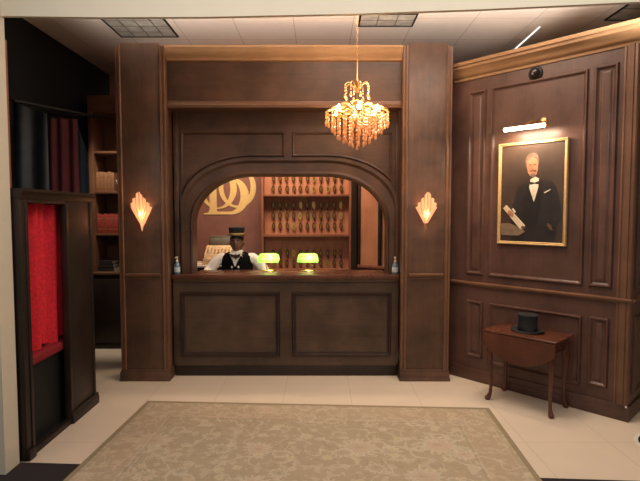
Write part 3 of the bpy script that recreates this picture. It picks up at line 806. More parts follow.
b = MB(); b.box(-2.0, -1.9, 5.40, 7.04, 0, 3.2); o = obj('office_partition', b, 'plum'); o['kind'] = 'structure'; o['label'] = 'plum side wall of the office behind the arch'

# ------------------------------------------------------------------ wall sconces
def sconce(x, z0, label, tip):
    y = 4.895; top = 1.905
    t = thing('wall_sconce', label, 'wall lamp', (x, y, (z0+top)/2), 0, 'art deco sconces on the pillars')
    b = MB(); b.box(x-.04, x+.04, y-.012, y+.001, z0+.1, top-.06, .004); obj('back_plate', b, 'brass_old', t)
    tops = [1.755, 1.79, 1.85, 1.905, 1.905, 1.85, 1.79, 1.755]
    n = len(tops)
    for k in range(n):
        a0 = PI+PI*k/n; a1 = PI+PI*(k+1)/n; am = (a0+a1)/2
        rt, rb = .098, (.016 if not tip else .012)
        ridge = 1.12
        def pt(a, z, r): return (x+r*math.cos(a), y-.002+r*.95*math.sin(a), z)
        zt = tops[k]
        def rad(z): return rb+(rt-rb)*min(1, (z-z0)/(1.76-z0))
        b = MB()
        cols = []
        for a, m_ in ((a0+.05, .90), (am, ridge), (a1-.05, .90)):
            cols.append([pt(a, z, rad(z)*m_) for z in (z0, (z0+1.75)/2, 1.75, 1.915-.15*(abs(a-1.5*PI)/(PI/2))**.8-.008*(abs(k-3.5)//1))])
        def fn(u, v):
            i = u*2; i0 = min(1, int(i)); fu = i-i0
            j = v*3; j0 = min(2, int(j)); fv = j-j0
            A = Vector(cols[i0][j0]).lerp(Vector(cols[i0][j0+1]), fv); B = Vector(cols[i0+1][j0]).lerp(Vector(cols[i0+1][j0+1]), fv)
            return A.lerp(B, fu)
        b.sheet(fn, 4, 6, .004); obj('glass_blade', b, 'sconce', t)
    if tip:
        b = MB(); b.lathe([(.0, -.06), (.006, -.045), (.016, .005), (.0, .01)], (x, y-.018, z0), 12); obj('finial', b, 'sconce', t)
    b = MB(); b.ball((x, y-.05, 1.69), .011, 1, 1, 1.4); obj('bulb', b, 'bulb_sconce', t)
    light('sconce_glow', 'POINT', (x, y-.052, 1.69), 9, (1, .58, .27), .018)
M['bulb_sconce'] = emitter('lit sconce bulb', (1, .66, .34, 1), 12)
sconce(-1.772, 1.575, 'glowing amber fan shaped sconce on the pillar near the red curtain booth', True)
sconce(1.055, 1.60, 'glowing amber fan shaped sconce on the pillar near the portrait', False)

# ------------------------------------------------------------------ chandelier
CX, CY = .313, 4.2
ch = thing('chandelier', 'lit crystal and brass chandelier hanging on chain before the arch', 'chandelier', (CX, CY, CEIL))
b = MB(); b.lathe([(.0, -.045), (.03, -.04), (.065, -.012), (.07, 0)], (CX, CY, CEIL-.0005), 24); obj('ceiling_rose', b, 'brass', ch)
b = MB(); z = CEIL-.04; k = 0
while z > 2.99:
    rot = Matrix.Translation((CX, CY, z-.02)) @ Matrix.Rotation(PI/2*(k % 2), 4, 'Z')
    pts = [rot @ Vector((.007*math.cos(2*PI*q/12), 0, .019*math.sin(2*PI*q/12))) for q in range(13)]
    b.tube([tuple(p) for p in pts], .0018, 6, False); z -= .030; k += 1
obj('chain', b, 'brass', ch)
b = MB(); b.lathe([(.006, 0), (.006, -.16), (.012, -.17), (.012, -.2), (.006, -.22), (.006, -.34), (.03, -.36), (.04, -.385), (.014, -.41), (.012, -.55), (.0, -.56)], (CX, CY, 2.99), 16); obj('stem', b, 'brass', ch)
def bead(b, x, y, z, r, e=1.3):
    q = bmesh.new(); bmesh.ops.create_icosphere(q, subdivisions=1, radius=r)
    for w in q.verts: w.co = (x+w.co.x, y+w.co.y, z+w.co.z*e)
    b.merge(q)
def strand(x, y, z0, z1, r=.011, drop=True):
    b = MB(); z = z0
    while z > z1+.05:
        bead(b, x, y, z, r); z -= r*2.7
    if drop:
        b.lathe([(.0, .022), (.005, .014), (.013, -.006), (.009, -.02), (.0, -.028)], (x, y, z1+.028), 8)
    return obj('crystal_strand', b, 'crystal', ch)
for k in range(8):                                   # the little crown of arched arms
    a = 2*PI*k/8+.2; r = .092; pts = []
    for q in range(11):
        t = q/10; rr = .012+r*t; zz = 2.70+.10*math.sin(PI*min(1, t*1.0)*.62)/math.sin(PI*.5)*1.0
        zz = 2.69+.105*math.sin(PI*(.08+.62*t)) ; pts.append((CX+rr*math.cos(a), CY+rr*math.sin(a), zz))
    b = MB(); b.tube(pts, .004, 6); obj('crown_arm', b, 'brass', ch)
    strand(pts[-1][0], pts[-1][1], pts[-1][2]-.006, 2.655, .008)
b = MB(); b.lathe([(.0, -.03), (.03, -.02), (.052, .0), (.056, .012), (.048, .008), (.0, -.01)], (CX, CY, 2.63), 24); obj('bowl', b, 'brass', ch)
tiers = [(.262, 2.553, 2.425, 24), (.212, 2.545, 2.375, 20), (.162, 2.535, 2.33, 15), (.112, 2.52, 2.29, 11), (.062, 2.51, 2.255, 7)]
for r, z0, z1, n in tiers:
    b = MB(); b.tube([(CX+r*math.cos(2*PI*q/40), CY+r*math.sin(2*PI*q/40), z0) for q in range(41)], .004, 6, False); obj('tier_ring', b, 'brass', ch)
    for k in range(n):
        a = 2*PI*(k+.35)/n; strand(CX+r*math.cos(a), CY+r*math.sin(a), z0-.012, z1+random.uniform(-.012, .012), .0105)
strand(CX, CY, 2.43, 2.228, .012)
for k in range(6):
    a = 2*PI*k/6+.55; r = .185; pts = []
    for q in range(13):
        t = q/12; rr = .02+(r-.02)*t; pts.append((CX+rr*math.cos(a), CY+rr*math.sin(a), 2.60-.07*math.sin(PI*t*.9)+.0*t))
    b = MB(); b.tube(pts, .006, 8); arm = obj('arm', b, 'brass', ch)
    ex, ey, ez = pts[-1]
    b = MB(); b.lathe([(.0, -.01), (.02, -.004), (.03, .004), (.012, .006), (.011, .02)], (ex, ey, ez-.05), 14); obj('candle_cup', b, 'brass', arm)
    b = MB(); b.lathe([(.0, -.024), (.016, -.014), (.021, .006), (.012, .03), (.0, .046)], (ex, ey, ez-.022), 12); obj('bulb', b, 'bulb', arm)
    light('chandelier_glow', 'POINT', (ex, ey, ez-.012), 7.2, (1, .56, .27), .03)
    # curved crystal-hung top arm
    pts = [(CX+(.05+.21*t/8)*math.cos(a+.4), CY+(.05+.21*t/8)*math.sin(a+.4), 2.57+.035*math.sin(PI*t/8)) for t in range(9)]
    b = MB(); b.tube(pts, .004, 6); sa = obj('scroll_arm', b, 'brass', ch)
    b = MB()
    for p, q in zip(pts, pts[1:]):
        for f in (0, .5): bead(b, p[0]+(q[0]-p[0])*f, p[1]+(q[1]-p[1])*f, p[2]+(q[2]-p[2])*f-.012, .012, 1.0)
    obj('bead_string', b, 'crystal', sa)

# ------------------------------------------------------------------ panelled wall with the portrait (local: s along, -y outwards)
MW = Matrix.Translation((1.3801, 5.0948, 0)) @ Matrix.Rotation(math.radians(-46.48), 4, 'Z')
pw = thing('panelled_wall', 'mahogany panelled wall with chair rail and golden crown behind the portrait', 'wall panel', (1.3801, 5.0948, 0), math.radians(-46.48))
b = MB(); b.box(-.09, 1.63, .0, .9, 0, 3.05); obj('wall_body', b, 'wood_red', pw, MW)
UP = [(.165, .352, 1.085, 2.90), (.41, 1.268, 1.08, 2.905), (1.315, 1.493, 1.082, 2.91)]
LO = [(.185, .356, .245, .818), (.425, 1.272, .212, .818), (1.328, 1.482, .238, .825)]
for k, (x0, x1, z0, z1) in enumerate(UP+LO):
    b = MB(); b.molding(rect(x0, x1, z0, z1), PANEL, 0); mo = obj('panel_molding', b, 'wood_red', pw, MW)
    if k in (0, 2, 3, 5):
        b = MB(); w = .05
        b.molding(rect(x0+w, x1-w, z0+w, z1-w), [(0, 0), (0, .003), (.014, .012), (.016, .012)], 0); b.box(x0+w+.0155, x1-w-.0155, -.012, .001, z0+w+.0155, z1-w-.0155); obj('raised_panel', b, 'wood_red', pw, MW)
b = MB(); b.prism([(0, .962), (-.014, .965), (-.018, .98), (-.034, .984), (-.036, 1.0), (-.026, 1.006), (0, 1.01)], .0, 1.645, 'yz'); b.prism([(1.63, .962), (1.65, .98), (1.664, .984), (1.666, 1.0), (1.63, 1.01)], -.02, .9, 'xz'); obj('chair_rail', b, 'wood_trim_h', pw, MW)
b = MB(); b.box(.0, 1.642, -.014, 0, 0, .135, .004); b.box(0, 1.648, -.022, 0, 0, .08, .006); b.box(1.63, 1.648, -.02, .9, 0, .12, .005); obj('baseboard', b, 'wood_red', pw, MW)
b = MB(); b.prism([(1.53, 0), (1.53, -.012), (1.545, -.016), (1.55, -.01), (1.56, -.01), (1.565, -.02), (1.60, -.02), (1.605, -.012), (1.625, -.016), (1.634, -.008), (1.634, .05), (1.63, .05)], .13, 3.03, 'xy'); obj('corner_pilaster', b, 'wood_trim', pw, MW)
cr = [(0, 3.02), (-.012, 3.022), (-.018, 3.045), (-.03, 3.05), (-.05, 3.075), (-.075, 3.12), (-.085, 3.125), (-.09, 3.15), (-.105, 3.155), (-.11, 3.185), (0, 3.185)]
b = MB(); rowsA = [[b.v(x, y, z) for y, z in cr] for x in (.0,)]
rowsB = [b.v(1.63-y, y, z) for y, z in cr]; rowsC = [b.v(1.63-y, .9, z) for y, z in cr]
for j in range(len(cr)-1):
    b.face([rowsA[0][j], rowsB[j], rowsB[j+1], rowsA[0][j+1]]); b.face([rowsB[j], rowsC[j], rowsC[j+1], rowsB[j+1]])
t4 = [b.v(0, .9, 3.185)]; b.face([rowsA[0][-1], rowsB[-1], rowsC[-1], t4[0]])
b.face(rowsA[0]); b.face(rowsC)
obj('crown_molding', b, 'wood_crown', pw, MW)
b = MB(); b.molding(rect(.10, .80, .2, .85), PANEL, 0)
R = MW @ Matrix.Translation((1.63, 0, 0)) @ Matrix.Rotation(PI/2, 4, 'Z'); obj('panel_molding', b, 'wood_red', pw, R)
b = MB(); b.molding(rect(.10, .80, 1.08, 2.9), PANEL, 0); obj('panel_molding', b, 'wood_red', pw, R)
b = MB(); b.box(1.622, 1.634, -.026, -.02, .118, .132); o = obj('corner_tag', b, 'white', pw, MW)

# portrait
pt = thing('framed_portrait', 'gilt framed oil portrait of a suited gentleman on the panelled wall', 'painting', tuple(MW @ Vector((.818, -.02, 1.408))), math.radians(-46.48))
F0, F1, G0, G1 = .505, 1.132, 1.408, 2.352
b = MB(); b.molding(rect(F0, F1, G0, G1), [(0, -.005), (0, .024), (.005, .030), (.010, .030), (.015, .022), (.022, .025), (.028, .016), (.028, -.005)], -.014); obj('frame', b, 'gold_frame', pt, MW)
M['paint_bg'] = plain('umber paint', srgb(60, 45, 36), .38, noise=.45, nscale=2.6)
M['paint_coat'] = plain('black coat paint', srgb(36, 30, 28), .35, noise=.3, nscale=10)
M['paint_vest'] = plain('waistcoat paint', srgb(28, 23, 22), .35, noise=.3, nscale=10)
M['paint_face'] = plain('flesh paint', srgb(160, 104, 76), .4, noise=.3, nscale=24)
M['paint_hair'] = plain('grey hair paint', srgb(104, 84, 70), .4, noise=.3, nscale=40)
M['paint_white'] = plain('linen paint', srgb(196, 180, 158), .4, noise=.14, nscale=30)
M['paint_shade'] = plain('moustache paint', srgb(92, 64, 48), .4, noise=.2, nscale=40)
M['paint_scroll'] = plain('scroll paint', srgb(198, 176, 146), .4, noise=.12, nscale=20)
M['paint_desk'] = plain('papers paint', srgb(112, 92, 74), .4, noise=.3, nscale=12)
b = MB(); b.box(F0+.022, F1-.022, -.026, -.012, G0+.022, G1-.022); cv = obj('canvas', b, 'paint_bg', pt, MW)
YP = -.026
lay = [0]
def paint(name, poly, material):
    lay[0] += 1; y = YP-.0006*lay[0]
    b = MB(); b.prism(poly, y, YP+.001); return obj(name, b, material, cv, MW @ Matrix.Translation((.010, 0, 0)), smooth=False)
def ell(cx_, cz_, a, bb, n=22): return [(cx_+a*math.cos(2*PI*k/n), cz_+bb*math.sin(2*PI*k/n)) for k in range(n)]
paint('painted_coat', [(.628, 1.445), (.64, 1.56), (.618, 1.66), (.635, 1.76), (.665, 1.88), (.70, 1.945), (.77, 1.985), (.83, 2.01), (.90, 2.00), (.985, 1.985), (1.03, 1.93), (1.055, 1.84), (1.08, 1.72), (1.078, 1.64), (1.04, 1.58), (1.03, 1.445)], 'paint_coat')
paint('painted_waistcoat', [(.765, 1.96), (.74, 1.80), (.735, 1.62), (.79, 1.57), (.87, 1.60), (.895, 1.78), (.905, 1.96), (.84, 1.80)], 'paint_vest')
paint('painted_shirt', [(.80, 2.005), (.79, 1.93), (.835, 1.80), (.872, 1.93), (.875, 2.01), (.84, 2.03)], 'paint_white')
paint('painted_bow_tie', [(.79, 1.985), (.80, 1.955), (.838, 1.966), (.872, 1.957), (.878, 1.988), (.838, 1.976)], 'paint_vest')
paint('painted_hair', ell(.813, 2.165, .062, .082), 'paint_hair')
paint('painted_face', [(.768, 2.17), (.764, 2.12), (.775, 2.07), (.80, 2.035), (.83, 2.028), (.855, 2.05), (.866, 2.10), (.866, 2.16), (.845, 2.195), (.80, 2.20)], 'paint_face')
paint('painted_moustache', [(.79, 2.085), (.80, 2.07), (.822, 2.078), (.848, 2.066), (.857, 2.083), (.822, 2.096)], 'paint_shade')
for ex in (.795, .84): paint('painted_eye', ell(ex, 2.137, .012, .006, 12), 'paint_shade')
paint('painted_beard', ell(.822, 2.042, .022, .018, 12), 'paint_hair')
paint('painted_pocket_square', [(.925, 1.885), (.965, 1.905), (.985, 1.91), (.965, 1.895), (.93, 1.876)], 'paint_white')
paint('painted_papers', [(.53, 1.49), (.53, 1.60), (.60, 1.605), (.70, 1.57), (.762, 1.53), (.70, 1.49)], 'paint_desk')
paint('painted_scroll', [(.548, 1.745), (.578, 1.775), (.76, 1.585), (.745, 1.548), (.715, 1.552)], 'paint_scroll')
paint('painted_scroll_end', ell(.742, 1.566, .018, .016, 12), 'paint_shade')
paint('painted_hand', [(.60, 1.73), (.628, 1.72), (.655, 1.688), (.645, 1.66), (.61, 1.672), (.592, 1.70)], 'paint_face')
paint('painted_cuff', [(.635, 1.735), (.66, 1.70), (.67, 1.71), (.645, 1.745)], 'paint_white')
paint('painted_hand', [(.965, 1.61), (.995, 1.58), (1.01, 1.545), (.985, 1.55), (.958, 1.59)], 'paint_shade')

# picture lamp over the portrait
pl = thing('picture_lamp', 'lit brass picture lamp on an arm above the gilt framed portrait', 'lamp', tuple(MW @ Vector((.90, 0, 2.52))), math.radians(-46.48))
b = MB(); b.lathe([(.0, -.022), (.03, -.018), (.042, -.006), (.044, 0)], (.90, 0, 2.515), 22, axis='y'); obj('wall_plate', b, 'brass', pl, MW)
b = MB(); b.tube([(.90, -.012, 2.515), (.88, -.06, 2.52), (.84, -.12, 2.51), (.81, -.15, 2.49)], .006, 8); obj('arm', b, 'brass', pl, MW)
b = MB()
def hood(u, v):
    a = math.radians(-20+130*v); return (.61+.37*u, -.158+.022*math.cos(a), 2.458+.022*math.sin(a))
b.sheet(hood, 6, 10, .003); obj('hood', b, 'brass', pl, MW)
b = MB(); b.tube([(.615, -.158, 2.458), (.975, -.158, 2.458)], .0175, 14); obj('tube', b, 'pic_tube', pl, MW)
# smoked dome camera
sc_ = thing('security_camera', 'small round black dome camera high on the panelled wall above the portrait', 'camera', tuple(MW @ Vector((.825, 0, 2.955))), math.radians(-46.48))
b = MB(); b.lathe([(.062, 0), (.064, -.012), (.056, -.022), (.048, -.024)], (.825, 0, 2.955), 28, axis='y'); obj('mount_ring', b, 'black_trim', sc_, MW)
b = MB(); b.lathe([(.048, -.022), (.044, -.044), (.03, -.062), (.012, -.07), (.0, -.071)], (.825, 0, 2.955), 28, axis='y'); obj('dome', b, 'dome', sc_, MW)
b = MB(); b.lathe([(.0, -.0715), (.006, -.071), (.012, -.068)], (.822, 0, 2.945), 14, axis='y'); obj('lens', b, 'grey_metal', sc_, MW)

# ------------------------------------------------------------------ drop-leaf table and hat
tb = thing('drop_leaf_table', 'small red cherry drop-leaf table with curved legs under the portrait', 'table', tuple(MW @ Vector((.9, -.2, 0))), math.radians(-46.48))
TZ = .652
b = MB(); b.box(.575, 1.225, -.425, -.03, TZ-.02, TZ, .006, 3); obj('tabletop', b, 'wood_table', tb, MW)
def leaf(y, name):
    poly = [(.585, TZ-.022)]
    poly += [(.585, TZ-.135)]
    for k in range(17):
        t = k/16; poly.append((.59+.62*t, TZ-.135-.125*math.sin(PI*t)**.8))
    poly += [(1.215, TZ-.135), (1.215, TZ-.022)]
    b = MB(); b.prism(poly, y-.009, y+.009); return obj(name, b, 'wood_table', tb, MW)
leaf(-.418, 'drop_leaf')
b = MB(); b.box(.625, 1.175, -.375, -.36, TZ-.13, TZ-.02, .003); b.box(.625, 1.175, -.075, -.06, TZ-.13, TZ-.02, .003)
b.box(.625, .64, -.36, -.075, TZ-.13, TZ-.02, .003); b.box(1.16, 1.175, -.36, -.075, TZ-.13, TZ-.02, .003); obj('apron', b, 'wood_table', tb, MW)
for sx, cx_ in ((-1, .635), (1, 1.165)):
    for sy, cy_ in ((-1, -.365), (1, -.07)):
        o_ = Vector((sx*.7, sy*.7, 0))
        prof = [(.0, TZ-.022, .022), (.002, .53, .025), (.012, .47, .026), (.014, .42, .022), (.006, .33, .017), (-.002, .22, .013), (-.004, .12, .012), (.002, .06, .013), (.016, .028, .018), (.028, .014, .020), (.032, .004, .013)]
        k_ = 1 if sy < 0 else .6
        b = MB(); b.tube([(cx_+o_.x*d*1, cy_+o_.y*d*k_, z, r*1.2) for d, z, r in prof], seg=12); obj('leg', b, 'wood_table', tb, MW)
ht = thing('top_hat', 'black felt top hat standing on the drop-leaf table', 'hat', tuple(MW @ Vector((.895, -.215, TZ))), math.radians(-46.48))
hx, hy = .897, -.215
b = MB(); b.lathe([(.0, .006), (.088, .006), (.083, .03), (.080, .09), (.084, .13), (.089, .148), (.083, .156), (.0, .158)], (hx, hy, TZ), 36, 1, .92); cro = obj('crown', b, 'black_cloth', ht, MW)
b = MB(); b.lathe([(.0845, .012), (.0862, .013), (.0842, .037), (.082, .038)], (hx, hy, TZ), 36, 1.01, .93); obj('hat_band', b, 'leather', cro, MW)
b = MB()
def brim(u, v):
    a = 2*PI*u; r = .084+.058*v
    return (hx+r*math.cos(a)*1.0, hy+r*math.sin(a)*.88, TZ+.005+.018*v*v*abs(math.cos(a))**2)
b.sheet(brim, 40, 5, .005); obj('brim', b, 'black_cloth', ht, MW)

# ------------------------------------------------------------------ rug
RW, RD, RA = 3.03, 2.10, -.0535
cxr, cyr = -.115, 4.252
RM = Matrix.Translation((-.055, 4.252-RD/2, 0)) @ Matrix.Rotation(RA, 4, 'Z')
b = MB(); b.box(-RW/2, RW/2, -RD/2, RD/2, 0, .009, .003)
M['rug'] = rug_mat('faded floral rug', RW/2, RD/2)
o = obj('floral_rug', b, 'rug'); o.location = (-.10, 4.255-RD/2, .0005); o.rotation_euler = (0, 0, RA); tag(o, 'faded olive and cream floral rug on the pale tile floor', 'rug')

# ------------------------------------------------------------------ curtain booth on the left
bt = thing('curtain_booth', 'dark wooden booth with a doorway, beside the white wall edge', 'booth', (-2.35, 3.8, 0))
Y0, Y1, BZ = 3.262, 4.30, 1.80
b = MB(); b.box(-2.045, -2.0, Y0, 3.35, 0, BZ, .003); obj('door_stile', b, 'wood_dark', bt)
b = MB(); b.box(-2.045, -2.0, 3.853, Y1, 0, BZ, .003); obj('front_panel', b, 'wood_dark', bt)
b = MB(); b.box(-2.045, -2.0, 3.35, 3.853, 1.768, BZ, .002); obj('door_header', b, 'wood_dark', bt)
b = MB(); b.prism([(-2.045, 1.795), (-1.994, 1.795), (-1.988, 1.81), (-1.982, 1.83), (-1.966, 1.845), (-1.966, 1.865), (-2.72, 1.865), (-2.72, 1.795)], Y0, Y1+.02, 'xz'); obj('cornice', b, 'wood_dark', bt)
b = MB(); b.box(-2.70, -2.045, Y1-.04, Y1, 0, BZ); b.box(-2.70, -2.66, Y0, Y1-.04, 0, BZ); b.box(-2.66, -2.045, Y0, Y0+.03, 0, BZ); obj('enclosure', b, 'wood_dark', bt)
b = MB(); b.box(-2.62, -2.09, Y0+.04, Y1-.05, 0, .60); obj('bench', b, 'black_trim', bt)
b = MB(); b.box(-2.0, -1.982, 3.86, Y1+.02, 0, .075, .006); b.box(-2.0, -1.986, 3.858, Y1+.016, .07, .1, .006)
b.box(-2.0, -1.982, Y0, 3.345, 0, .075, .006); b.box(-2.045, -2.004, 3.345, 3.86, 0, .045, .004); obj('baseboard', b, 'wood_dark', bt)
b = MB(); b.box(-2.004, -1.992, Y1-.05, Y1-.02, .1, 1.795, .003); b.box(-2.004, -1.993, 3.853, 3.885, .1, 1.768, .003); b.box(-2.004, -1.993, 3.32, 3.35, 0.075, 1.768, .003); obj('edge_bead', b, 'wood_dark', bt)
b = MB(); b.box(-2.13, -2.07, 3.262, 3.31, 1.865, 2.84, .004); obj('upright_post', b, 'cab_shelf', bt)
b = MB(); b.box(-2.58, -2.052, Y0+.05, Y1-.055, .601, .675, .025, 4); o = obj('seat_cushion', b, 'red_seat'); lift(o, (-2.3, 3.75, .601)); tag(o, 'crimson plush seat cushion on the bench inside the curtain booth', 'cushion')
b = MB()
def cur(u, v):
    y = 3.34+.88*u; w = 1-.3*v
    return (-2.125+.028*math.sin(u*2*PI*7+.6*math.sin(v*3))*w+.012*math.sin(u*2*PI*3.3+1), y+.012*math.sin(v*6+u*9), 1.775-1.088*v+.012*math.sin(u*2*PI*3))
b.sheet(cur, 110, 14, .004); o = obj('red_curtain', b, 'red'); lift(o, (-2.125, 3.8, 1.775)); tag(o, 'bright red velvet curtain hanging in the booth doorway', 'curtain')
b = MB(); b.tube([(-2.125, Y0+.035, 1.782), (-2.125, Y1-.045, 1.782)], .008, 10); o = obj('curtain_rod', b, 'brass_old', bt)

# garments hanging behind the booth
rail = thing('garment_rail', 'dark metal rail high on the black wall holding hanging drapes', 'rail', (-2.7, 4.9, 2.68))
b = MB(); b.tube([(-2.78, 4.52, 2.72), (-2.34, 5.30, 2.72)], .012, 10); obj('rail_tube', b, 'black_trim', rail)
for p in ((-2.78, 4.52), (-2.34, 5.30)):
    b = MB(); b.tube([(p[0], p[1], 2.72), (-2.9795, p[1]+.02, 2.76)], .01, 8); obj('bracket', b, 'black_trim', rail)
def drape(name, label, p0, p1, z0, z1, folds, amp, material, zslope=0):
    p0 = Vector(p0); p1 = Vector(p1); d = (p1-p0); nn = Vector((d.y, -d.x)).normalized()
    def fn(u, v):
        q = p0+d*u+nn*(amp*math.sin(u*2*PI*folds+.5*math.sin(v*4))*(.55+.45*v)+amp*.4*math.sin(u*2*PI*folds*.37))
        return (q.x, q.y, z1-(z1-z0)*v-zslope*u*(1-v))
    b = MB(); b.sheet(fn, 60, 12, .006); o = obj(name, b, material); lift(o, ((p0.x+p1.x)/2, (p0.y+p1.y)/2, z0)); tag(o, label, 'drape', 'drapes behind the booth')
drape('hanging_drape', 'dark slate grey satin drape hanging behind the booth, nearest the white wall edge', (-2.88, 4.66), (-2.59, 4.72), .4, 2.74, 1.3, .035, 'slate', .10)
drape('hanging_drape', 'dark red velvet drape hanging behind the booth between the grey drapes', (-2.70, 4.94), (-2.44, 4.98), .4, 2.64, 2.6, .028, 'dark_red')
drape('hanging_drape', 'narrow blue grey cloth hanging between the dark red drape and the bookcase', (-2.56, 5.24), (-2.47, 5.27), .4, 2.62, 1.2, .015, 'blue_grey', .30)

# ------------------------------------------------------------------ bookcase
bc = thing('bookcase', 'tall dark wooden bookcase half hidden behind the pillar', 'bookcase', (-2.3, 6.25, 0))
BX0, BX1, BY = -2.86, -1.75, 6.10
for x in (BX0, BX1-.06):
    b = MB(); b.box(x, x+.06, BY, BY+.36, .10, 3.02, .003); obj('side_panel', b, 'wood_trim', bc)
b = MB(); b.box(BX0+.06, BX1-.06, BY+.33, BY+.355, .1, 3.0); obj('back_panel', b, 'wood_trim', bc)
for z in (1.43, 1.955, 2.45, 2.945):
    b = MB(); b.box(BX0+.06, BX1-.06, BY+.012, BY+.33, z-.014, z+.014, .003); obj('shelf', b, 'wood_trim', bc)
b = MB(); b.box(BX0, BX1, BY-.005, BY+.36, 3.02, 3.14, .006); b.box(BX0, BX1, BY-.005, BY+.02, 2.945, 3.02, .003); obj('cornice', b, 'wood_trim', bc)
b = MB(); b.box(BX0-.005, BX1+.005, BY-.05, BY+.36, .93, .965, .008); obj('ledge', b, 'wood_trim', bc)
b = MB(); b.box(BX0, BX1, BY-.03, BY+.36, .05, .93, .004); cb = obj('base_cabinet', b, 'wood_dark', bc)
for x0, x1, hx_ in ((BX0+.03, -2.32, -2.36), (-2.30, BX1-.03, -2.26)):
    b = MB(); b.box(x0, x1, BY-.048, BY-.03, .1, .88, .004); d = obj('door', b, 'wood_dark', bc)
    b = MB(); b.ball((hx_, BY-.06, .55), .014); obj('knob', b, 'brass_old', d)
b = MB(); b.box(BX0-.01, BX1+.01, BY-.045, BY+.36, 0, .055, .006); obj('plinth', b, 'wood_dark', bc)
def book(x, z, w, h, d, material, label, group, n, lean=0):
    t = thing('book', label, 'book', (x+w/2, BY+.05, z), 0, group)
    b = MB(); b.box(x, x+w-.001, BY+.05, BY+.058, z, z+h, .0015)
    b.box(x, x+.003, BY+.052, BY+.05+d, z, z+h); b.box(x+w-.004, x+w-.001, BY+.052, BY+.05+d, z, z+h); obj('cover', b, material, t)
    b = MB(); b.box(x+.0035, x+w-.0045, BY+.06, BY+.045+d, z+.004, z+h-.004); obj('pages', b, 'paper', t)
    b = MB()
    for q in (.2, .75): b.box(x+.001, x+w-.002, BY+.0485, BY+.052, z+h*q, z+h*q+.008)
    obj('spine_band', b, 'gilt', t)
    return t
wds = ['first', 'second', 'third', 'fourth', 'fifth', 'sixth', 'seventh', 'eighth', 'ninth']
x = BX0+.065
for i in range(5):
    w = .04+.006*(i % 3)
    book(x, 1.9695, w, .235+.01*(i % 2), .2, 'book_tan', 'tan spined book, %s from the drapes end, on the upper book shelf' % wds[i], 'tan books on the upper shelf', i); x += w
x = BX0+.065
for i in range(8):
    w = .036+.005*((i*2) % 3)
    book(x, 1.4445, w, .235+.012*((i+1) % 2), .2, 'book_red', 'red spined book, %s from the drapes end, on the lower book shelf' % wds[i], 'red books on the lower shelf', i); x += w
z = .9655
for i, (w, h) in enumerate(((.20, .05), (.18, .045), (.16, .04))):
    tt = thing('book', 'dark closed book, %s, lying in the pile on the bookcase ledge' % ['at the bottom', 'in the middle', 'at the top'][i], 'book', (-2.69, BY+.13, z), 0, 'dark books piled on the ledge')
    b = MB(); b.box(-2.69-w/2, -2.69+w/2, BY+.03, BY+.23, z, z+.004); b.box(-2.69-w/2, -2.69+w/2, BY+.03, BY+.23, z+h-.0045, z+h-.0005); b.box(-2.69-w/2, -2.69+w/2, BY+.03, BY+.034, z, z+h-.0005); obj('cover', b, 'book_dark', tt)
    b = MB(); b.box(-2.69-w/2+.005, -2.69+w/2-.005, BY+.036, BY+.224, z+.0045, z+h-.005); obj('pages', b, 'paper', tt)
    z += h
b = MB(); b.prism([(-2.58, .9655), (-2.44, .9655), (-2.44, 1.05), (-2.47, 1.06), (-2.53, 1.02)], BY-.02, BY+.12); o = obj('folded_cloth', b, 'linen'); lift(o, (-2.5, BY+.05, .9655)); tag(o, 'grey folded cloth on the bookcase ledge against the pillar edge', 'cloth')
fg = thing('figurine', 'small white and black figurine beside the tan books in the bookcase', 'figurine', (-2.505, BY+.1, 1.969))
b = MB(); b.lathe([(.0, 0), (.04, 0), (.04, .02), (.03, .03), (.0, .032)], (-2.505, BY+.1, 1.9695), 18); obj('stand', b, 'black_trim', fg)
b = MB(); b.lathe([(.0, .03), (.022, .032), (.034, .07), (.026, .12), (.012, .14), (.02, .165), (.024, .19), (.014, .215), (.0, .222)], (-2.505, BY+.1, 1.9695), 18); b.tube([(-2.505, BY+.1, 2.09), (-2.545, BY+.08, 2.07, .01), (-2.55, BY+.06, 2.11, .008)], .012, 8); obj('figure_body', b, 'white', fg)
b = MB(); b.lathe([(.0345, .055), (.0355, .06), (.034, .085), (.032, .088)], (-2.505, BY+.1, 1.9695), 18); obj('sash', b, 'black_trim', fg)

# ------------------------------------------------------------------ ceiling fittings
def troffer(x0, x1, y0, y1, nx, ny, label, frame='black_trim'):
    t = thing('ceiling_light', label, 'ceiling light', ((x0+x1)/2, (y0+y1)/2, CEIL), 0, 'unlit ceiling panels')
    z = CEIL
    b = MB(); w = .018
    b.box(x0, x1, y0, y0+w, z-.012, z-.0005); b.box(x0, x1, y1-w, y1, z-.012, z-.0005); b.box(x0, x0+w, y0+w, y1-w, z-.012, z-.0005); b.box(x1-w, x1, y0+w, y1-w, z-.012, z-.0005); obj('frame', b, frame, t)
    b = MB(); b.box(x0+w, x1-w, y0+w, y1-w, z-.006, z-.0005); obj('lens', b, 'louvre', t)
    b = MB()
    for i in range(1, nx): xx = x0+(x1-x0)*i/nx; b.box(xx-.006, xx+.006, y0+w, y1-w, z-.009, z-.005)
    for i in range(1, ny): yy = y0+(y1-y0)*i/ny; b.box(x0+w, x1-w, yy-.006, yy+.006, z-.009, z-.005)
    obj('divider', b, 'grey_metal', t)
troffer(-2.20, -1.56, 4.90, 5.54, 4, 4, 'unlit grey ceiling light above the pillar with a dark frame')
troffer(.39, .965, 4.90, 5.23, 3, 2, 'unlit narrow ceiling light above and behind the chandelier chain')
troffer(2.87, 3.48, 4.50, 5.07, 2, 2, 'dark grey ceiling panel over the panelled wall at the photo edge')
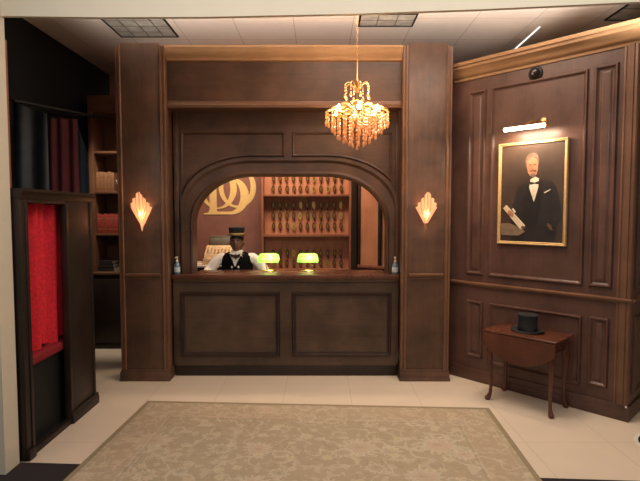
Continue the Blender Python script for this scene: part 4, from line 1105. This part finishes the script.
b = MB(); b.prism([(2.316, 6.10), (2.332, 6.10), (2.310, 5.25), (2.296, 5.25)], CEIL-.006, CEIL-.001, 'xy'); o = obj('glowing_tbar', b, 'strip'); lift(o, (2.31, 5.75, CEIL-.006)); tag(o, 'thin white ceiling T-bar above the panelled wall, its gleam put in as emission', 'ceiling bar')  # bright T-bar; its shine is put in as emission
fo = thing('floor_sticker', 'round white floor sticker with a black ring, cut by the photo edge', 'sticker', (2.578, 3.475, 0))
def disc(r0, r1, z0, z1):
    b = MB(); b.lathe([(r0, z0), (r1, z0), (r1, z1), (r0, z1)] if r0 else [(.0, z0), (r1, z0), (r1, z1), (.0, z1)], (2.578, 3.475, 0), 64)
    if r0: bmesh.ops.remove_doubles(b.bm, verts=b.bm.verts[:], dist=1e-6)
    return b
obj('white_disc', disc(0, .25, .0004, .0016), 'outlet', fo)
obj('black_ring', disc(0, .222, .0014, .0022), 'black_trim', fo)
obj('white_centre', disc(0, .165, .002, .0028), 'outlet', fo)

# ------------------------------------------------------------------ light
def aim(o, target): o.rotation_euler = (Vector(target)-o.location).to_track_quat('-Z', 'Y').to_euler()
l = light('lobby_ceiling', 'AREA', (.9, 3.75, 3.62), 50, (1, .86, .72), (2.2, .6)); aim(l, (.9, 3.90, 0))
l = light('ceiling_fill', 'AREA', (.2, 3.42, 2.98), 24, (1, .90, .80), (4.9, .10), spread=math.radians(36)); aim(l, (.2, 4.78, 3.70))  # added fill behind the lintel that brightens the ceiling; no fitting there
l = light('front_room_ceiling', 'AREA', (.2, 1.7, 3.5), 22, (1, .90, .80), (4.0, .5), spread=math.radians(120)); aim(l, (.1, 3.1, 2.75))
l = light('office_ceiling', 'AREA', (-.5, 6.0, 3.1), 54, (1, .74, .50), (1.6, .5)); aim(l, (-.5, 6.95, 1.5))
l = light('bookcase_fill', 'SPOT', (-2.3, 5.40, 3.6), 190, (1, .84, .66), .06, spot_size=math.radians(46), spot_blend=.6); aim(l, (-2.4, 6.2, 1.75))  # added spot that brightens the bookcase from above and in front
l = light('picture_lamp_glow', 'AREA', tuple(MW @ Vector((.80, -.165, 2.44))), 15, (1, .78, .56), (.36, .03)); l.rotation_euler = (math.radians(12), 0, math.radians(-46.48))
W = bpy.data.worlds.new('world'); S.world = W; W.use_nodes = True
W.node_tree.nodes['Background'].inputs[0].default_value = (1, .94, .87, 1); W.node_tree.nodes['Background'].inputs[1].default_value = .36

# ------------------------------------------------------------------ camera
cd = bpy.data.cameras.new('camera'); cam = bpy.data.objects.new('camera', cd); COL.objects.link(cam)
cam.location = (0, 0, 1.7); cam.rotation_euler = (PI/2-math.atan(27.5/490), 0, 0)
cd.sensor_fit = 'HORIZONTAL'; cd.sensor_width = 36; cd.lens = 490/640*36; cd.clip_start = .05
S.camera = cam
S.view_settings.view_transform = 'Standard'; S.view_settings.look = 'None'; S.view_settings.gamma = 1; S.view_settings.use_curve_mapping = False
S.view_settings.exposure = 0
S.cycles.use_denoising = True
S.cycles.sample_clamp_indirect = 6
S.cycles.max_bounces = 10; S.cycles.transparent_max_bounces = 24
